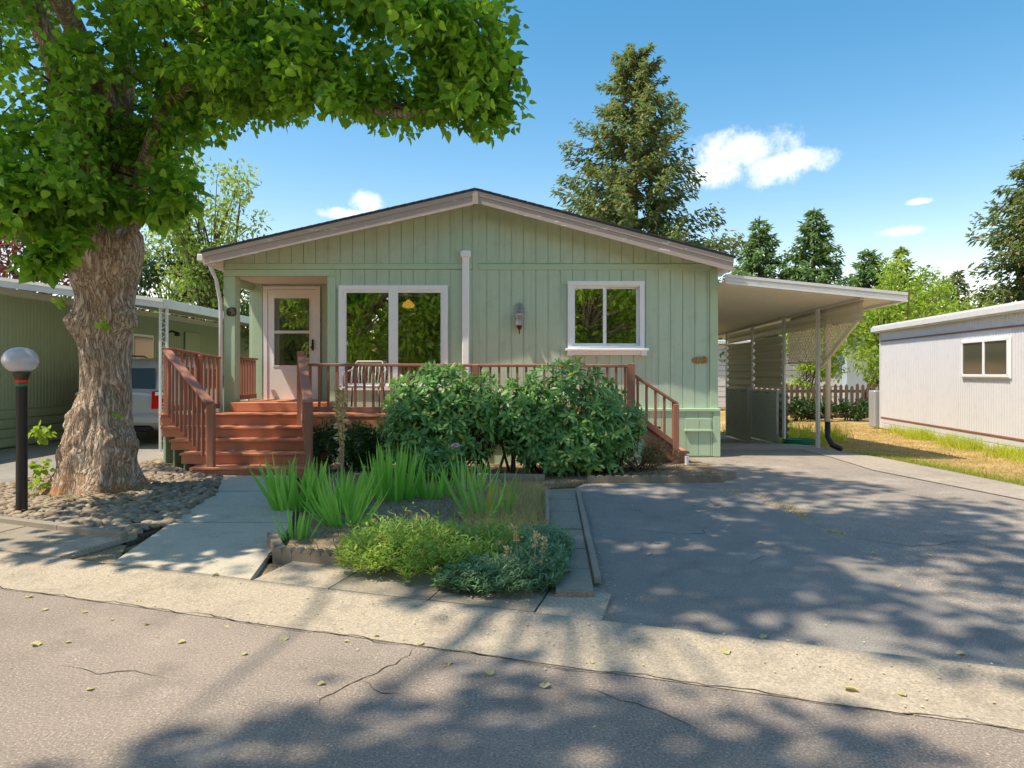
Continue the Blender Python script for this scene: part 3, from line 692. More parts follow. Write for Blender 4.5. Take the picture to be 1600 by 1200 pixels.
# recessed porch
YD = 12.6
mb = MB(); wall_holes(mb, XL, REC[1], .9, 3.05, [(-4.43, -3.58, .9, 2.93)], YD, YD+.08); pw = mb.build('porch_wall', M_side, house)
k = 0
for i in range(8):
    a = -4.76+i*PITCH
    MB().box(a+.004, min(a+PITCH-.004, -3.07), YD-.013, YD-.002, 2.99, 3.045).build('siding_board', M_side, pw)
MB().box(-3.47, -3.07, YD-.013, YD-.002, .93, 2.985).build('siding_board', M_side, pw)
MB().box(-4.72, -4.53, YD-.06, YD-.0135, .93, 3.045, .005).build('porch_post', M_side_tan, house)
MB().box(XL, REC[1], YW+.1, YD, 3.03, 3.048).build('porch_ceiling', M_soffit, house)
MB().box(XL+.0, XL+.1, YW+.2, YD, 2.9, 3.028, .005).build('porch_beam', M_side_tan, house)
door = MB(); wall_holes(door, -4.44, -3.57, .935, 2.925, [(-4.32, -3.68, 2.18, 2.77), (-4.32, -3.68, 1.55, 2.13)], YD-.035, YD+.005); door = door.build('storm_door', M_doorw, house)
fr = MB(); wall_holes(fr, -4.525, -3.485, .93, 2.985, [(-4.445, -3.565, .93, 2.93)], YD-.05, YD-.014); fr.build('door_frame', M_doorw, door)
for (a, b) in ((2.18, 2.77), (1.55, 2.13)):
    MB().box(-4.32, -3.68, YD-.02, YD-.016, a, b).build('door_pane', M_glassdoor, door)
    e = MB(); wall_holes(e, -4.34, -3.66, a-.02, b+.02, [(-4.32, -3.68, a, b)], YD-.045, YD-.036); e.build('pane_frame', M_doorw, door)
MB().box(-4.44, -3.57, YD+.03, YD+.06, .935, 2.925).build('inner_door', paint('inner_door_grey', S(150, 146, 138), .6, .04), door)
MB().box(-4.16, -3.84, YD+.022, YD+.03, 1.62, 2.7, .004).build('inner_door_panel', paint('inner_door_glass', S(96, 104, 92), .2, .1), door)
hd = MB().box(-3.635, -3.605, YD-.075, YD-.036, 1.82, 2.02, .008); hd.box(-3.65, -3.61, YD-.1, YD-.06, 1.86, 1.89, .006).build('door_handle', M_black, door)
# windows
def window(x0, x1, z0, z1, trim, sashes, sill, name):
    w = MB(); wall_holes(w, x0-trim, x1+trim, z0-trim, z1+trim, [(x0, x1, z0, z1)], YW-.05, YW-.015)
    w = w.build('window', M_white, house)
    for (a, b, c, d, y) in sashes:
        f = MB(); t = .045; wall_holes(f, a, b, c, d, [(a+t, b-t, c+t, d-t)], y, y+.04); f = f.build('sash', M_white, w)
        MB().box(a+t, b-t, y+.018, y+.022, c+t, d-t).build('pane', M_glass, w)
    if sill:
        MB().box(x0-trim-.04, x1+trim+.06, YW-.12, YW-.0155, z0-trim-.005, z0-trim+.035, .006).build('sill', M_white, w)
        MB().box(x0-trim+.05, x1+trim-.02, YW-.075, YW-.0155, z0-trim-.075, z0-trim-.006, .004).build('apron', M_doorw, w)
        for xx in (x0-trim-.01, x1+trim-.06): MB().box(xx, xx+.09, YW-.1, YW-.0765, z0-trim-.085, z0-trim-.006, .004).build('sill_bracket', M_white, w)
    return w
xm = (W1[0]+W1[1])/2
w1 = window(*W1, .075, [(W1[0], xm-.03, W1[2], W1[3], YW-.03), (xm+.03, W1[1], W1[2], W1[3], YW-.03)], False, 'a')
MB().box(xm-.075, xm+.075, YW-.055, YW-.012, W1[2], W1[3], .004).build('mullion', M_white, w1)
w2 = window(*W2, .075, [(W2[0], 1.56, W2[2]+.0, W2[3]-.0, YW-.012), (1.53, W2[1], W2[2], W2[3], YW+.03)], True, 'b')
MB().box(W2[0], W2[1], YW-.022, YW-.0125, W2[3]-.02, W2[3]+.0, .002).build('head_track', M_white, w2)
bl = MB()
for i in range(34):
    z = W2[2]+.02+i*.029; bl.beam((W2[0]+.02, YW+.12, z), (W2[1]-.02, YW+.12, z), .022, .0015, up=(0, -.4, 1))
bl.build('blind', M_doorw, w2, kind='stuff')
pend = thing('pendant_lamp', 'glowing amber pendant lamp seen through the large front window', 'lamp', (X_(638, 13.4), 13.4, Z_(476, 13.4)))
px_, pz_ = X_(638, 13.4), Z_(476, 13.4)
MB().lathe([(.02, .1), (.05, .07), (.1, .03), (.125, -.03), (.09, -.06), (.02, -.065)], (px_, 13.4, pz_), 18).build('lamp_shade', M_pendant, pend, True)
MB().tube([(px_, 13.4, pz_+.09), (px_, 13.4, 3.05)], .008, 6).build('cord', M_dark, pend)
# house numbers and lantern
def numeral(root, mat, polys, x, z, y, h, r):
    for pts in polys:
        MB().tube([(x+a*h, y-.012, z+b*h) for a, b in pts], r, 8).build('digit', mat, root, True)
SIX = [(.30,.95),(.12,.80),(.02,.55),(.02,.25),(.16,.03),(.36,.05),(.45,.24),(.38,.44),(.2,.5),(.05,.36)]
THREE = [(.04,.86),(.2,.98),(.4,.9),(.42,.68),(.22,.54),(.42,.42),(.46,.2),(.3,.02),(.1,.04),(.0,.16)]
n1 = thing('house_number', 'dark scrolled house number 63 on the porch post', 'sign', (-4.69, YW-.02, 2.35))
cx, cz = X_(362, 11.46), Z_(487, 11.46)
MB().lathe([(.0, 0), (.075, .0), (.08, .006), (.07, .012), (.0, .012)], (cx, YW-.034, cz), 16, 'y').build('number_plate', paint('plate_grey', S(120, 118, 100), .6, .1), n1)
numeral(n1, M_bronze, [SIX], cx-.078, cz-.065, YW-.03, .13, .011); numeral(n1, M_bronze, [THREE], cx+.012, cz-.065, YW-.03, .13, .011)
n2 = thing('house_number', 'brass house number 63 beside the right corner board', 'sign', (3.13, YW-.02, 1.6))
cx, cz = X_(1097, 11.46), Z_(563, 11.46)
MB().prism([(cx-.09+.09*math.cos(t)*.9-.0, cz+.055*math.sin(t)) for t in np.linspace(math.pi*.5, math.pi*1.5, 9)]+[(cx+.08+.02*math.cos(t), cz+.055*math.sin(t)) for t in np.linspace(-math.pi*.5, math.pi*.5, 9)], YW-.024, YW-.0145, 'y').build('number_plate', paint('plate_tan', S(150, 128, 92), .6, .15), n2)
numeral(n2, M_gold, [SIX], cx-.085, cz-.06, YW-.018, .12, .011); numeral(n2, M_gold, [THREE], cx+.015, cz-.05, YW-.018, .12, .011)
lx, lz, ly = X_(811.5, 11.4), Z_(500, 11.4), YW-.1
lan = thing('wall_lantern', 'pierced silver wall lantern with red pointed base', 'lantern', (lx, YW-.02, lz-.3))
MB().lathe([(.02, .1), (.085, .085), (.06, .0), (.06, -.08), (.055, -.09)], (lx, ly, lz), 6).build('lantern_body', M_silver, lan)
MB().lathe([(.056, -.091), (.03, -.15), (.012, -.175), (.012, -.2), (.002, -.24)], (lx, ly, lz), 12).build('lantern_finial', M_red, lan)
mb = MB()
for k in range(3):
    rr = .03+.017*k; mb.tube([(lx+rr*math.cos(t), YW-.035, lz+.19+rr*1.2*math.sin(t)) for t in np.linspace(0, 6.283, 17)], .006, 6)
for k in range(8):
    t = k*math.pi/4; mb.tube([(lx, YW-.035, lz+.19), (lx+.062*math.cos(t), YW-.035, lz+.19+.075*math.sin(t))], .005, 5)
mb.tube([(lx, YW-.03, lz+.26), (lx, YW-.035, lz+.3)], .014, 8); mb.box(lx-.055, lx+.055, YW-.11, YW-.02, lz+.1, lz+.115)
mb.build('filigree_plate', M_silver, lan, True)
mb = MB()
for k in range(12):
    a = 2*math.pi*k/12
    for zz in (.05, .02): mb.lathe([(.0, -.006), (.007, 0), (.0, .006)], (lx+.071*math.cos(a), ly+.071*math.sin(a), lz+zz), 6)
mb.build('lantern_beads', M_bronze, lan)
mb = MB().tube([(lx-.075, YW-.03, lz+.11), (lx-.09, YW-.03, lz+.17), (lx-.08, YW-.03, lz+.24), (lx-.03, YW-.03, lz+.285)], .004, 6)
mb.tube([(lx+.075, YW-.03, lz+.11), (lx+.09, YW-.03, lz+.17), (lx+.08, YW-.03, lz+.24), (lx+.03, YW-.03, lz+.285)], .004, 6).build('wire_hoop', M_silver, lan)

# ------------------------------------------------------------------ deck and stairs
deck = thing('deck', 'redwood stained front deck with railings and two flights of steps', 'deck', (-1.5, 10.8, 0))
DZ, DY = .78, 10.42
def deck_boards():
    n = 0; y = DY
    while y < 11.38:
        x0 = -5.3+(y-DY)*.45; MB().box(x0 if y < 11.2 else -4.55, 2.0, y+.004, y+.136, DZ-.035, DZ, .005).build('deck_board', M_deck, deck); y += .14
deck_boards()
MB().box(-5.3, 2.0, DY+.012, DY+.05, DZ-.2, DZ-.036, .004).build('rim_joist', M_deck, deck)
pl = MB().box(-4.58, -3.0, 11.22, 12.59, .79, .93, .005).build('door_step', M_deck, deck)
MB().box(-2.75, 2.0, DY+.09, DY+.11, .03, DZ-.2).build('deck_skirt', M_side_tan, deck)
steps = [(.624, 10.12, -5.12, -3.02), (.468, 9.81, -4.84, -2.92), (.312, 9.51, -4.55, -2.84), (.156, 9.21, -4.27, -2.76)]
prevy = DY
st = MB().box(-5.31, -3.1, DY+.0, DY+.011, DZ-.156, DZ-.036).build('stair', M_deck, deck)
MB().box(-5.33, -3.05, DY-.03, DY+.2, DZ+.001, DZ+.012, .004).build('nosing', M_deck, st)
for (z, y, a, b) in steps:
    MB().box(a-.02, b+.02, y-.025, prevy+.012, z-.036, z, .007).build('tread', M_deck, st)
    MB().box(a, b, y, y+.02, z-.15, z-.0365, .003).build('riser', M_deck, st)
    MB().box(a+.0, a+.02, y+.021, prevy-.002, z-.15, z-.0365, .003).build('side_riser', M_deck, st)
    MB().box(a+.022, a+.04, y+.022, prevy-.001, .03, z-.151).build('side_panel', M_side_tan, st)
    prevy = y
MB().box(-5.29, -5.2, DY+.06, DY+.14, .03, DZ-.2, .004).build('skirt_post', M_side_tan, st)
for i in range(5):
    a = -5.19+i*.17; MB().box(a+.003, a+.167, DY+.07, DY+.085, .03, DZ-.2).build('skirt_board', M_side_tan, st)
MB().box(-5.29, -5.27, DY+.15, 11.45, .03, DZ-.04).build('side_panel', M_side_tan, st)
def railing(p0, p1, zb0, zb1, zt0, zt1, n, name, bal=.036, top=(.09, .036), bottom=True, inset=.0):
    """sloping or level rail between two plan points, n balusters"""
    p0 = Vector(p0); p1 = Vector(p1)
    r = MB().beam((p0.x, p0.y, zt0-.018), (p1.x, p1.y, zt1-.018), *top, .008).build('handrail', M_rail, deck)
    if bottom: MB().beam((p0.x, p0.y, zb0), (p1.x, p1.y, zb1), .04, .085, .006).build('bottom_rail', M_rail, deck)
    for i in range(n):
        t = (i+.5)/n; q = p0.lerp(p1, t); zb = zb0+(zb1-zb0)*t; zt = zt0+(zt1-zt0)*t
        MB().beam((q.x, q.y, zb-.03), (q.x, q.y, zt-.04), bal, bal, .004, up=(p1.x-p0.x, p1.y-p0.y, 0)).build('baluster', M_rail, deck)
def post(x, y, z0, z1, w=.09): MB().box(x-w/2, x+w/2, y-w/2, y+w/2, z0, z1, .006).build('post', M_rail, deck)
# far-left side rail
post(-5.22, 10.48, .6, 1.80); post(-4.98, 11.0, .7, 1.70)
railing((-5.22, 10.53), (-4.84, 11.44), .87, .87, 1.80, 1.68, 11, 'side')
railing((-4.62, 12.46), (-4.62, 11.74), 1.0, 1.0, 1.68, 1.68, 6, 'porch')
# left stair rail
post(-4.03, 9.26, .156, 1.0); railing((-5.2, 10.42), (-4.03, 9.22), .80, .22, 1.76, 1.03, 10, 'stair', .036, (.13, .04), False)
# right stair rail
post(-3.18, 10.40, .6, 1.74); post(-2.71, 9.22, .03, 1.0); railing((-3.17, 10.44), (-2.71, 9.18), .80, .24, 1.70, 1.03, 9, 'stair', .036, (.13, .04))
# front rail
railing((-3.12, 10.46), (1.78, 10.46), .86, .86, 1.555, 1.535, 36, 'front', .036, (.07, .045))
post(-.55, 10.46, .5, 1.54); post(1.80, 10.46, .4, 1.56, .11)
# side flight at the right-hand end
post(2.49, 10.52, .03, .94); railing((1.84, 10.49), (2.52, 10.52), .80, .30, 1.40, .96, 5, 'right', .036, (.07, .045))
st2 = MB().beam((1.9, 10.56, .62), (2.62, 10.56, .06), .04, .22, .004).build('stringer', M_rail, deck)
for i in range(3):
    MB().box(2.02+i*.22, 2.28+i*.22, 10.58, 11.38, .555-i*.19, .59-i*.19, .005).build('tread', M_deck, st2)
MB().box(1.62, 2.0, 10.40, 10.44, .42, .62, .004).build('rim_joist', M_rail, deck)
MB().tube([(2.63, 10.4, .0), (2.63, 10.4, .16)], .03, 10).build('drain_pipe', M_white, deck)
# patio chair
ch = thing('patio_chair', 'white slatted metal armchair on the deck below the large window', 'chair', (-2.35, 11.0, DZ))
cx, cy = X_(571, 11.0), 10.98
mb = MB()
for k in range(9):
    a = (k-4)/4; mb.tube([(cx+a*.2, cy+.2, DZ+.44), (cx+a*.23, cy+.27, DZ+.62), (cx+a*.22, cy+.31, DZ+.78)], .007, 6)
mb.build('back_slats', M_chair, ch, True)
MB().tube([(cx-.27, cy+.2, DZ+.42), (cx-.27, cy+.29, DZ+.7), (cx-.2, cy+.33, DZ+.82), (cx+.2, cy+.33, DZ+.82), (cx+.27, cy+.29, DZ+.7), (cx+.27, cy+.2, DZ+.42)], .014, 8).build('back_frame', M_chair, ch, True)
MB().box(cx-.26, cx+.26, cy-.22, cy+.24, DZ+.4, DZ+.44, .015).build('seat', M_chair, ch)
for sx in (-1, 1):
    MB().tube([(cx+sx*.27, cy+.28, DZ+.68), (cx+sx*.31, cy+.05, DZ+.66), (cx+sx*.31, cy-.2, DZ+.63), (cx+sx*.28, cy-.24, DZ+.42)], .013, 8).build('armrest', M_chair, ch, True)
    for sy in (-1, 1): MB().tube([(cx+sx*.25, cy+sy*.2, DZ+.41), (cx+sx*.28, cy+sy*.25, DZ)], .012, 8).build('leg', M_bronze, ch, True)

# ------------------------------------------------------------------ carport
cp = thing('carport', 'metal carport roof on slim posts attached to the green house', 'carport', (5.7, 12.8, 0))
CA, CBk = 11.12, 20.0
def cz_(x, y): return 2.99-(x-3.4)*.10-(y-CA)*.022
def carport_roof():
    V = []; Fc = []; n = 0; y = CA+.06; pr = []
    while y < CBk:
        for dy, dz in ((0, 0), (.105, 0), (.115, .03), (.14, .03), (.15, 0)): pr.append((y+dy, dz))
        y += .152
    for (yy, dz) in pr:
        for x in (3.44, 6.3): V.append((x, yy, cz_(x, yy)-.10+dz))
    for i in range(len(pr)-1): Fc.append((2*i, 2*i+1, 2*i+3, 2*i+2))
    me = bpy.data.meshes.new('roof_pan'); me.from_pydata(V, [], Fc); finish(me, 'roof_pan', M_soffit, cp)
    V2 = [(a, b, c+.006) for a, b, c in V]; me = bpy.data.meshes.new('roof_top'); me.from_pydata(V2, [], Fc); finish(me, 'roof_top', M_alumw, cp)
carport_roof()
g = MB(); zl, zr = cz_(3.4, CA), cz_(6.35, CA)
for (o0, o1, y0, y1) in ((-.13, .0, 0, .03), (-.035, .012, -.02, .0), (-.085, -.05, -.012, .0), (-.14, -.105, -.02, .0)):
    g.prism([(3.43, zl+o0), (6.36, zr+o0), (6.36, zr+o1), (3.43, zl+o1)], CA+y0, CA+y1-.001, 'y')
g.build('front_fascia', M_alumw, cp)
g = MB(); g.beam((6.34, CA+.04, cz_(6.35, CA)-.07), (6.34, CBk, cz_(6.35, CBk)-.07), .10, .13, .01); g.build('side_gutter', M_alumw, cp)
PX = 5.68
def corr_panel(name, y0, y1, z0, z1, pitch, amp, mat, x=PX, slope=0.0):
    n = max(2, int((z1-z0)/pitch*8)); V = []; Fc = []
    for i in range(n+1):
        z = z0+(z1-z0)*i/n; dx = amp*math.sin(2*math.pi*(z-z0)/pitch)
        V += [(x+dx, y0, z), (x+dx, y1, z-slope)]
    for i in range(n): Fc.append((2*i, 2*i+1, 2*i+3, 2*i+2))
    me = bpy.data.meshes.new(name); me.from_pydata(V, [], Fc); return finish(me, name, mat, cp, True)
corr_panel('side_panel', CA+.3, 14.4, 2.27, 2.62, .15, .016, M_corr, PX+.12, .04)
corr_panel('side_panel', 14.4, 18.6, 2.25, 2.5, .15, .016, M_corr, PX+.12, .06)
MB().beam((PX+.05, CA+.2, 2.66), (PX+.05, 19.5, 2.47), .07, .1, .006).build('side_beam', M_alum, cp)
posts = [(12.8, 2.6), (14.4, 2.58), (16.3, 2.52), (18.3, 2.5)]
for (y, zt) in posts:
    for dx in (-.0, .075) if y < 17 else (0,):
        MB().box(PX-.02, PX+.02, y+dx-.02, y+dx+.02, gz(4.5, y)-.02, zt, .004).build('post', M_alumw, cp)
    if y < 17:
        mb = MB()
        for k in range(14):
            z = .2+gz(4.5, y)+k*.17; mb.beam((PX, y, z), (PX, y+.075, z+.085), .008, .012); mb.beam((PX, y+.075, z+.085), (PX, y, z+.17), .008, .012)
        mb.build('post_scroll', M_alumw, cp)
dsp = MB().tube([(PX+.25, 12.62, 2.5), (PX+.12, 12.66, 2.38), (PX+.1, 12.66, .5)], .045, 12).build('downpipe', M_corr, cp, True)
MB().tube([(PX+.1, 12.66, .52), (PX+.1, 12.65, .25), (PX+.14, 12.56, .1), (PX+.24, 12.42, .04)], .05, 12).build('downpipe_elbow', M_black, dsp, True)
MB().beam((PX+.02, 12.75, 1.52), (PX+.1, CA+.45, 2.28), .05, .07, .005).build('brace', M_corr, cp)
def lattice(y0, y1, zlo, zhi, x=PX+.06):
    mb = MB(); st = .115
    n = int((y1-y0+zhi(y0)-zlo(y0)+1)/st)+20
    for sgn in (1, -1):
        for i in range(-n, n):
            c = i*st; seg = []
            for yy in np.linspace(y0, y1, 40):
                z = (yy-y0)*sgn+c+zlo(y0)
                if zlo(yy) <= z <= zhi(yy): seg.append((yy, z))
            if len(seg) > 1: mb.beam((x+.006*sgn, seg[0][0], seg[0][1]), (x+.006*sgn, seg[-1][0], seg[-1][1]), .008, .028, up=(1, 0, 0))
    return mb.build('lattice', M_corr, cp, kind='stuff', fix=False)
lattice(12.84, 14.36, lambda y: 1.63, lambda y: 2.28); lattice(11.62, 12.76, lambda y: 1.55+(12.76-y)*.66, lambda y: 2.29)
MB().beam((PX+.06, 12.84, 1.615), (PX+.06, 14.36, 1.615), .03, .04).build('lattice_rail', M_corr, cp)
# corrugated screen and kennel panels along the back
corr_panel('screen_panel', 14.5, 16.24, 1.07, 2.19, .165, .03, M_corr); corr_panel('screen_panel', 16.36, 18.2, 1.03, 2.14, .165, .03, M_corr)
corr_panel('screen_panel', 14.5, 18.2, .02, 1.0, .165, .03, M_corr, PX+.12)
ken = thing('kennel_panels', 'chain link panels with dark green slats closing the carport side', 'fence', (PX, 16.3, -.2))
def kennel(y0, y1):
    zb = gz(4.5, (y0+y1)/2)+.06; zt = 1.02; x = PX-.07
    for a, b in (((x, y0, zb), (x, y0, zt)), ((x, y1, zb), (x, y1, zt)), ((x, y0, zt), (x, y1, zt)), ((x, y0, zb), (x, y1, zb))):
        MB().tube([a, b], .03, 8).build('frame_tube', M_alumw, ken, True)
    n = int((y1-y0-.1)/.07)
    for i in range(n):
        y = y0+.06+i*(y1-y0-.1)/n; MB().box(x-.003, x+.003, y, y+.056, zb+.03, zt-.03).build('slat', M_slat, ken)
    mb = MB(); st = .06
    for sgn in (1, -1):
        for i in range(-30, 60):
            seg = [(yy, (yy-y0)*1.6*sgn+i*st*1.6+zb) for yy in np.linspace(y0, y1, 30)]; seg = [q for q in seg if zb <= q[1] <= zt]
            if len(seg) > 1: mb.tube([(x-.01, *seg[0]), (x-.01, *seg[-1])], .005, 4, False)
    mb.build('wire_mesh', M_alumw, ken, kind='stuff', fix=False)
kennel(14.62, 16.2); kennel(16.4, 18.0)
hose = MB()
pts = []
for k in range(90):
    a = k*.42; r = .3+.14*mnoise.noise((k*.1, 3, 1)); pts.append((5.98+r*math.cos(a)*1.1, 14.35+r*math.sin(a)*.8, gz(6.0, 14.4)-.0+.02+.0012*k))
hose.tube(pts, .014, 6); tag(hose.build('garden_hose', M_hose, None, True), 'green garden hose coiled on the grass beside the carport', 'hose')
# ------------------------------------------------------------------ left neighbour with awning and car
nb = thing('neighbour_house', 'pale green mobile home with a long flat awning behind the big tree', 'house', (-9.5, 14, 0))
def ribbed_wall(name, x, y0, y1, z0, z1, mat, parent, pitch=.1, amp=.008, sgn=1):
    n = int((y1-y0)/pitch); V = []; Fc = []
    for i in range(n+1):
        y = y0+(y1-y0)*i/n
        for (dy, d) in ((0, 0), (pitch*.72, 0), (pitch*.8, amp), (pitch*.92, amp)):
            V += [(x+sgn*d, min(y+dy, y1), z0), (x+sgn*d, min(y+dy, y1), z1)]
    m = len(V)//2; Fc = [(2*i, 2*i+2, 2*i+3, 2*i+1) for i in range(m-1)]
    me = bpy.data.meshes.new(name); me.from_pydata(V, [], Fc); return finish(me, name, mat, parent)
ribbed_wall('side_wall', -9.5, 6, 27, .72, 3.0, M_neighg, nb)
MB().box(-13, -9.52, 6, 27, .0, 3.0).build('house_body', M_neighg, nb)
for k in range(4): MB().box(-9.51, -9.46-.012*(k % 2), 6, 27, .02+k*.175, .185+k*.175, .01).build('skirting_board', M_neighg, nb)
MB().box(-9.52, -9.4, 6, 27, 2.86, 3.0, .01).build('eave_trim', M_alum, nb)
aw0, aw1 = 12.4, 27
def az_(x): return 3.16-(x+9.5)*.132
V = []; Fc = []; pr = []
y = aw0
while y < aw1: pr += [(y, 0), (y+.2, 0), (y+.21, .03), (y+.24, .03)]; y += .25
for (yy, dz) in pr: V += [(-9.5, yy, az_(-9.5)-.1+dz), (-6.28, yy, az_(-6.28)-.1+dz)]
me = bpy.data.meshes.new('awning_pan'); me.from_pydata(V, [], [(2*i, 2*i+1, 2*i+3, 2*i+2) for i in range(len(pr)-1)]); finish(me, 'awning_pan', M_alum, nb)
MB().prism([(-9.6, az_(-9.6)-.16), (-6.24, az_(-6.24)-.16), (-6.24, az_(-6.24)), (-9.6, az_(-9.6))], aw0-.03, aw0, 'y').build('awning_fascia', M_alumw, nb)
MB().prism([(-9.6, az_(-9.6)-.05), (-6.24, az_(-6.24)-.05), (-6.24, az_(-6.24)+.01), (-9.6, az_(-9.6)+.01)], aw0-.06, aw0-.031, 'y').build('awning_gutter', M_alumw, nb)
MB().beam((-6.26, aw0, az_(-6.26)-.07), (-6.26, aw1, az_(-6.26)-.07), .05, .16, .005).build('awning_fascia', M_alumw, nb)
for yy in (12.5, 15.4, 18.4):
    for dx in (0, .12): MB().box(-6.36+dx-.02, -6.36+dx+.02, yy-.02, yy+.02, -.01, az_(-6.3)-.1, .004).build('awning_post', M_alumw, nb)
    mb = MB()
    for k in range(15): z = .15+k*.17; mb.beam((-6.36, yy, z), (-6.24, yy, z+.085), .012, .008, up=(0, 1, 0)); mb.beam((-6.24, yy, z+.085), (-6.36, yy, z+.17), .012, .008, up=(0, 1, 0))
    mb.build('post_scroll', M_alumw, nb)
nw = MB().box(-9.48, -9.43, 17.2, 18.2, 1.5, 2.4, .01).build('window', M_white, nb); MB().box(-9.428, -9.42, 17.27, 18.13, 1.57, 2.33).build('pane', M_carglass, nw)
MB().box(-9.48, -9.45, 20, 20.9, .75, 2.6, .01).build('door', M_neighg, nb)
wl = MB().tube([(-9.48, 18.9, 2.5), (-9.3, 18.9, 2.55), (-9.15, 18.9, 2.5)], .03, 8); wl.lathe([(.03, .05), (.08, -.02), (.07, -.06), (.0, -.07)], (-9.15, 18.9, 2.48), 12); wl.build('porch_light', M_bronze, nb, True)
# car
car = thing('parked_car', 'silver minivan parked under the awning, rear end visible', 'car', (-7.6, 15.5, 0))
def make_car():
    # (y from rear, half width, sill z, belt z, roof half width, roof z)
    R = 13.35; xc = -7.6
    secs = [(0.0,.72,.45,.98,.70,1.0), (.03,.86,.38,1.0,.80,1.03), (.12,.91,.30,1.03,.83,1.10), (.30,.93,.26,1.05,.70,1.58), (.55,.94,.25,1.05,.70,1.68), (1.6,.95,.25,1.04,.71,1.72), (2.6,.95,.25,1.02,.70,1.68), (3.2,.94,.25,1.0,.66,1.52), (3.75,.93,.25,.98,.74,1.06), (4.3,.88,.28,.88,.74,.92), (4.62,.76,.34,.7,.66,.74), (4.7,.6,.4,.62,.55,.66)]
    V = []; Fc = []
    def ring(y, hw, s, b, rw, rz):
        pts = [(-hw*.86, s), (-hw*.98, s+.1), (-hw, (s+b)/2), (-hw*.985, b), (-rw-.02, rz-.12), (-rw*.93, rz-.03), (-rw*.5, rz+.012), (0, rz+.02)]
        pts = pts+[(-a, z) for a, z in reversed(pts[:-1])]
        return [(xc+a, R+y, z) for a, z in pts]
    for sct in secs: V += ring(*sct)
    n = 15
    for i in range(len(secs)-1):
        for k in range(n-1): Fc.append((i*n+k, i*n+k+1, (i+1)*n+k+1, (i+1)*n+k))
        Fc.append((i*n+n-1, i*n, (i+1)*n, (i+1)*n+n-1))
    Fc.append(tuple(range(n))); Fc.append(tuple(reversed(range((len(secs)-1)*n, len(secs)*n))))
    body = MB(); body.add(V, Fc); b = body.build('body', M_car, car, True)
    sm = b.modifiers.new('sub', 'SUBSURF'); sm.levels = 1; sm.render_levels = 2
    # rear glass and hatch: flush panels on the sloping rear
    def quad(name, pts, mat, off=(0, -.012, .004), th=.01, par=car):
        q = [Vector(p)+Vector(off) for p in pts]; nrm = (q[1]-q[0]).cross(q[2]-q[0]).normalized()*th
        mb = MB(); k = len(q); mb.add(q+[p-nrm for p in q], [tuple(range(k)), tuple(reversed(range(k, 2*k)))]+[(i, i+k, (i+1) % k+k, (i+1) % k) for i in range(k)]); return mb.build(name, mat, par)
    quad('rear_window', [(xc-.66, R+.10, 1.10), (xc+.66, R+.10, 1.10), (xc+.6, R+.235, 1.5), (xc-.6, R+.235, 1.5)], M_carglass)
    quad('number_plate', [(xc-.16, R-.01, .78), (xc+.16, R-.01, .78), (xc+.16, R+.0, .92), (xc-.16, R+.0, .92)], M_white)
    for s in (-1, 1):
        quad('tail_light', [(xc+s*.68, R-.0, .72), (xc+s*.88, R+.1, .72), (xc+s*.86, R+.14, 1.06), (xc+s*.66, R+.05, 1.06)][::s], M_tail, (0, -.09, 0), .06)
        quad('reverse_light', [(xc+s*.735, R+.04, .98), (xc+s*.87, R+.14, .98), (xc+s*.86, R+.16, 1.04), (xc+s*.73, R+.07, 1.04)][::s], M_white, (0, -.105, 0))
        quad('side_window', [(xc+s*.94, R+.75, 1.09), (xc+s*.955, R+3.0, 1.07), (xc+s*.78, R+2.75, 1.5), (xc+s*.78, R+.85, 1.54)][::s], M_carglass, (s*.0, 0, 0))
        MB().tube([(xc+s*.66, R+.6, 1.73), (xc+s*.67, R+.7, 1.77), (xc+s*.67, R+2.2, 1.78), (xc+s*.66, R+2.3, 1.74)], .016, 8).build('roof_rail', M_black, car, True)
        for yy in (.85, 3.75):
            w = MB().lathe([(.16, -.1), (.29, -.11), (.325, -.07), (.325, .07), (.29, .11), (.16, .1)], (xc+s*.82, R+yy, .315), 24, 'x').build('wheel', M_tyre, car, True)
            MB().lathe([(.02, -.112), (.2, -.1), (.205, -.05), (.205, .05), (.2, .1), (.02, .112)], (xc+s*.82, R+yy, .315), 20, 'x').build('rim', M_galv, w)
    MB().box(xc-.86, xc+.86, R-.07, R+.16, .40, .62, .06).build('bumper', M_car, car)
    MB().box(xc-.6, xc+.6, R-.0, R+.2, .27, .4, .03).build('bumper_lower', M_black, car)
make_car()
# ------------------------------------------------------------------ right neighbour
nr = thing('neighbour_house', 'white metal sided mobile home with sliding window on the dry lawn', 'house', (9.3, 15, 0))
A_ = Vector((9.52, 17.8)); B_ = Vector((8.55, 10.6)); dr = (A_-B_).normalized()
def nrp(t, out=0.0):                              # point along the wall from the far corner; out = towards the lawn
    q = A_-dr*t; return Vector((q.x-dr.y*out, q.y+dr.x*out, 0))
L_ = (A_-B_).length
def wall_strip(name, t0, t1, z0, z1, o0, o1, mat, parent=nr, c=.004):
    a = nrp(t0, (o0+o1)/2); b = nrp(t1, (o0+o1)/2); m = MB(); m.beam((a.x, a.y, (z0+z1)/2), (b.x, b.y, (z0+z1)/2), abs(o1-o0), z1-z0, c); return m.build(name, mat, parent)
def nr_wall(z0, z1, name, pitch=.085, amp=.009, holes=None):
    V = []; n = int(L_/pitch)
    for i in range(n+1):
        for f, d in ((0, 0), (.55, 0), (.68, amp), (.87, amp)):
            q = nrp(min((i+f)*pitch, L_), .02+d); V += [(q.x, q.y, z0), (q.x, q.y, z1)]
    me = bpy.data.meshes.new(name); me.from_pydata(V, [], [(2*i, 2*i+2, 2*i+3, 2*i+1) for i in range(len(V)//2-1)]); return finish(me, name, M_neighw, nr)
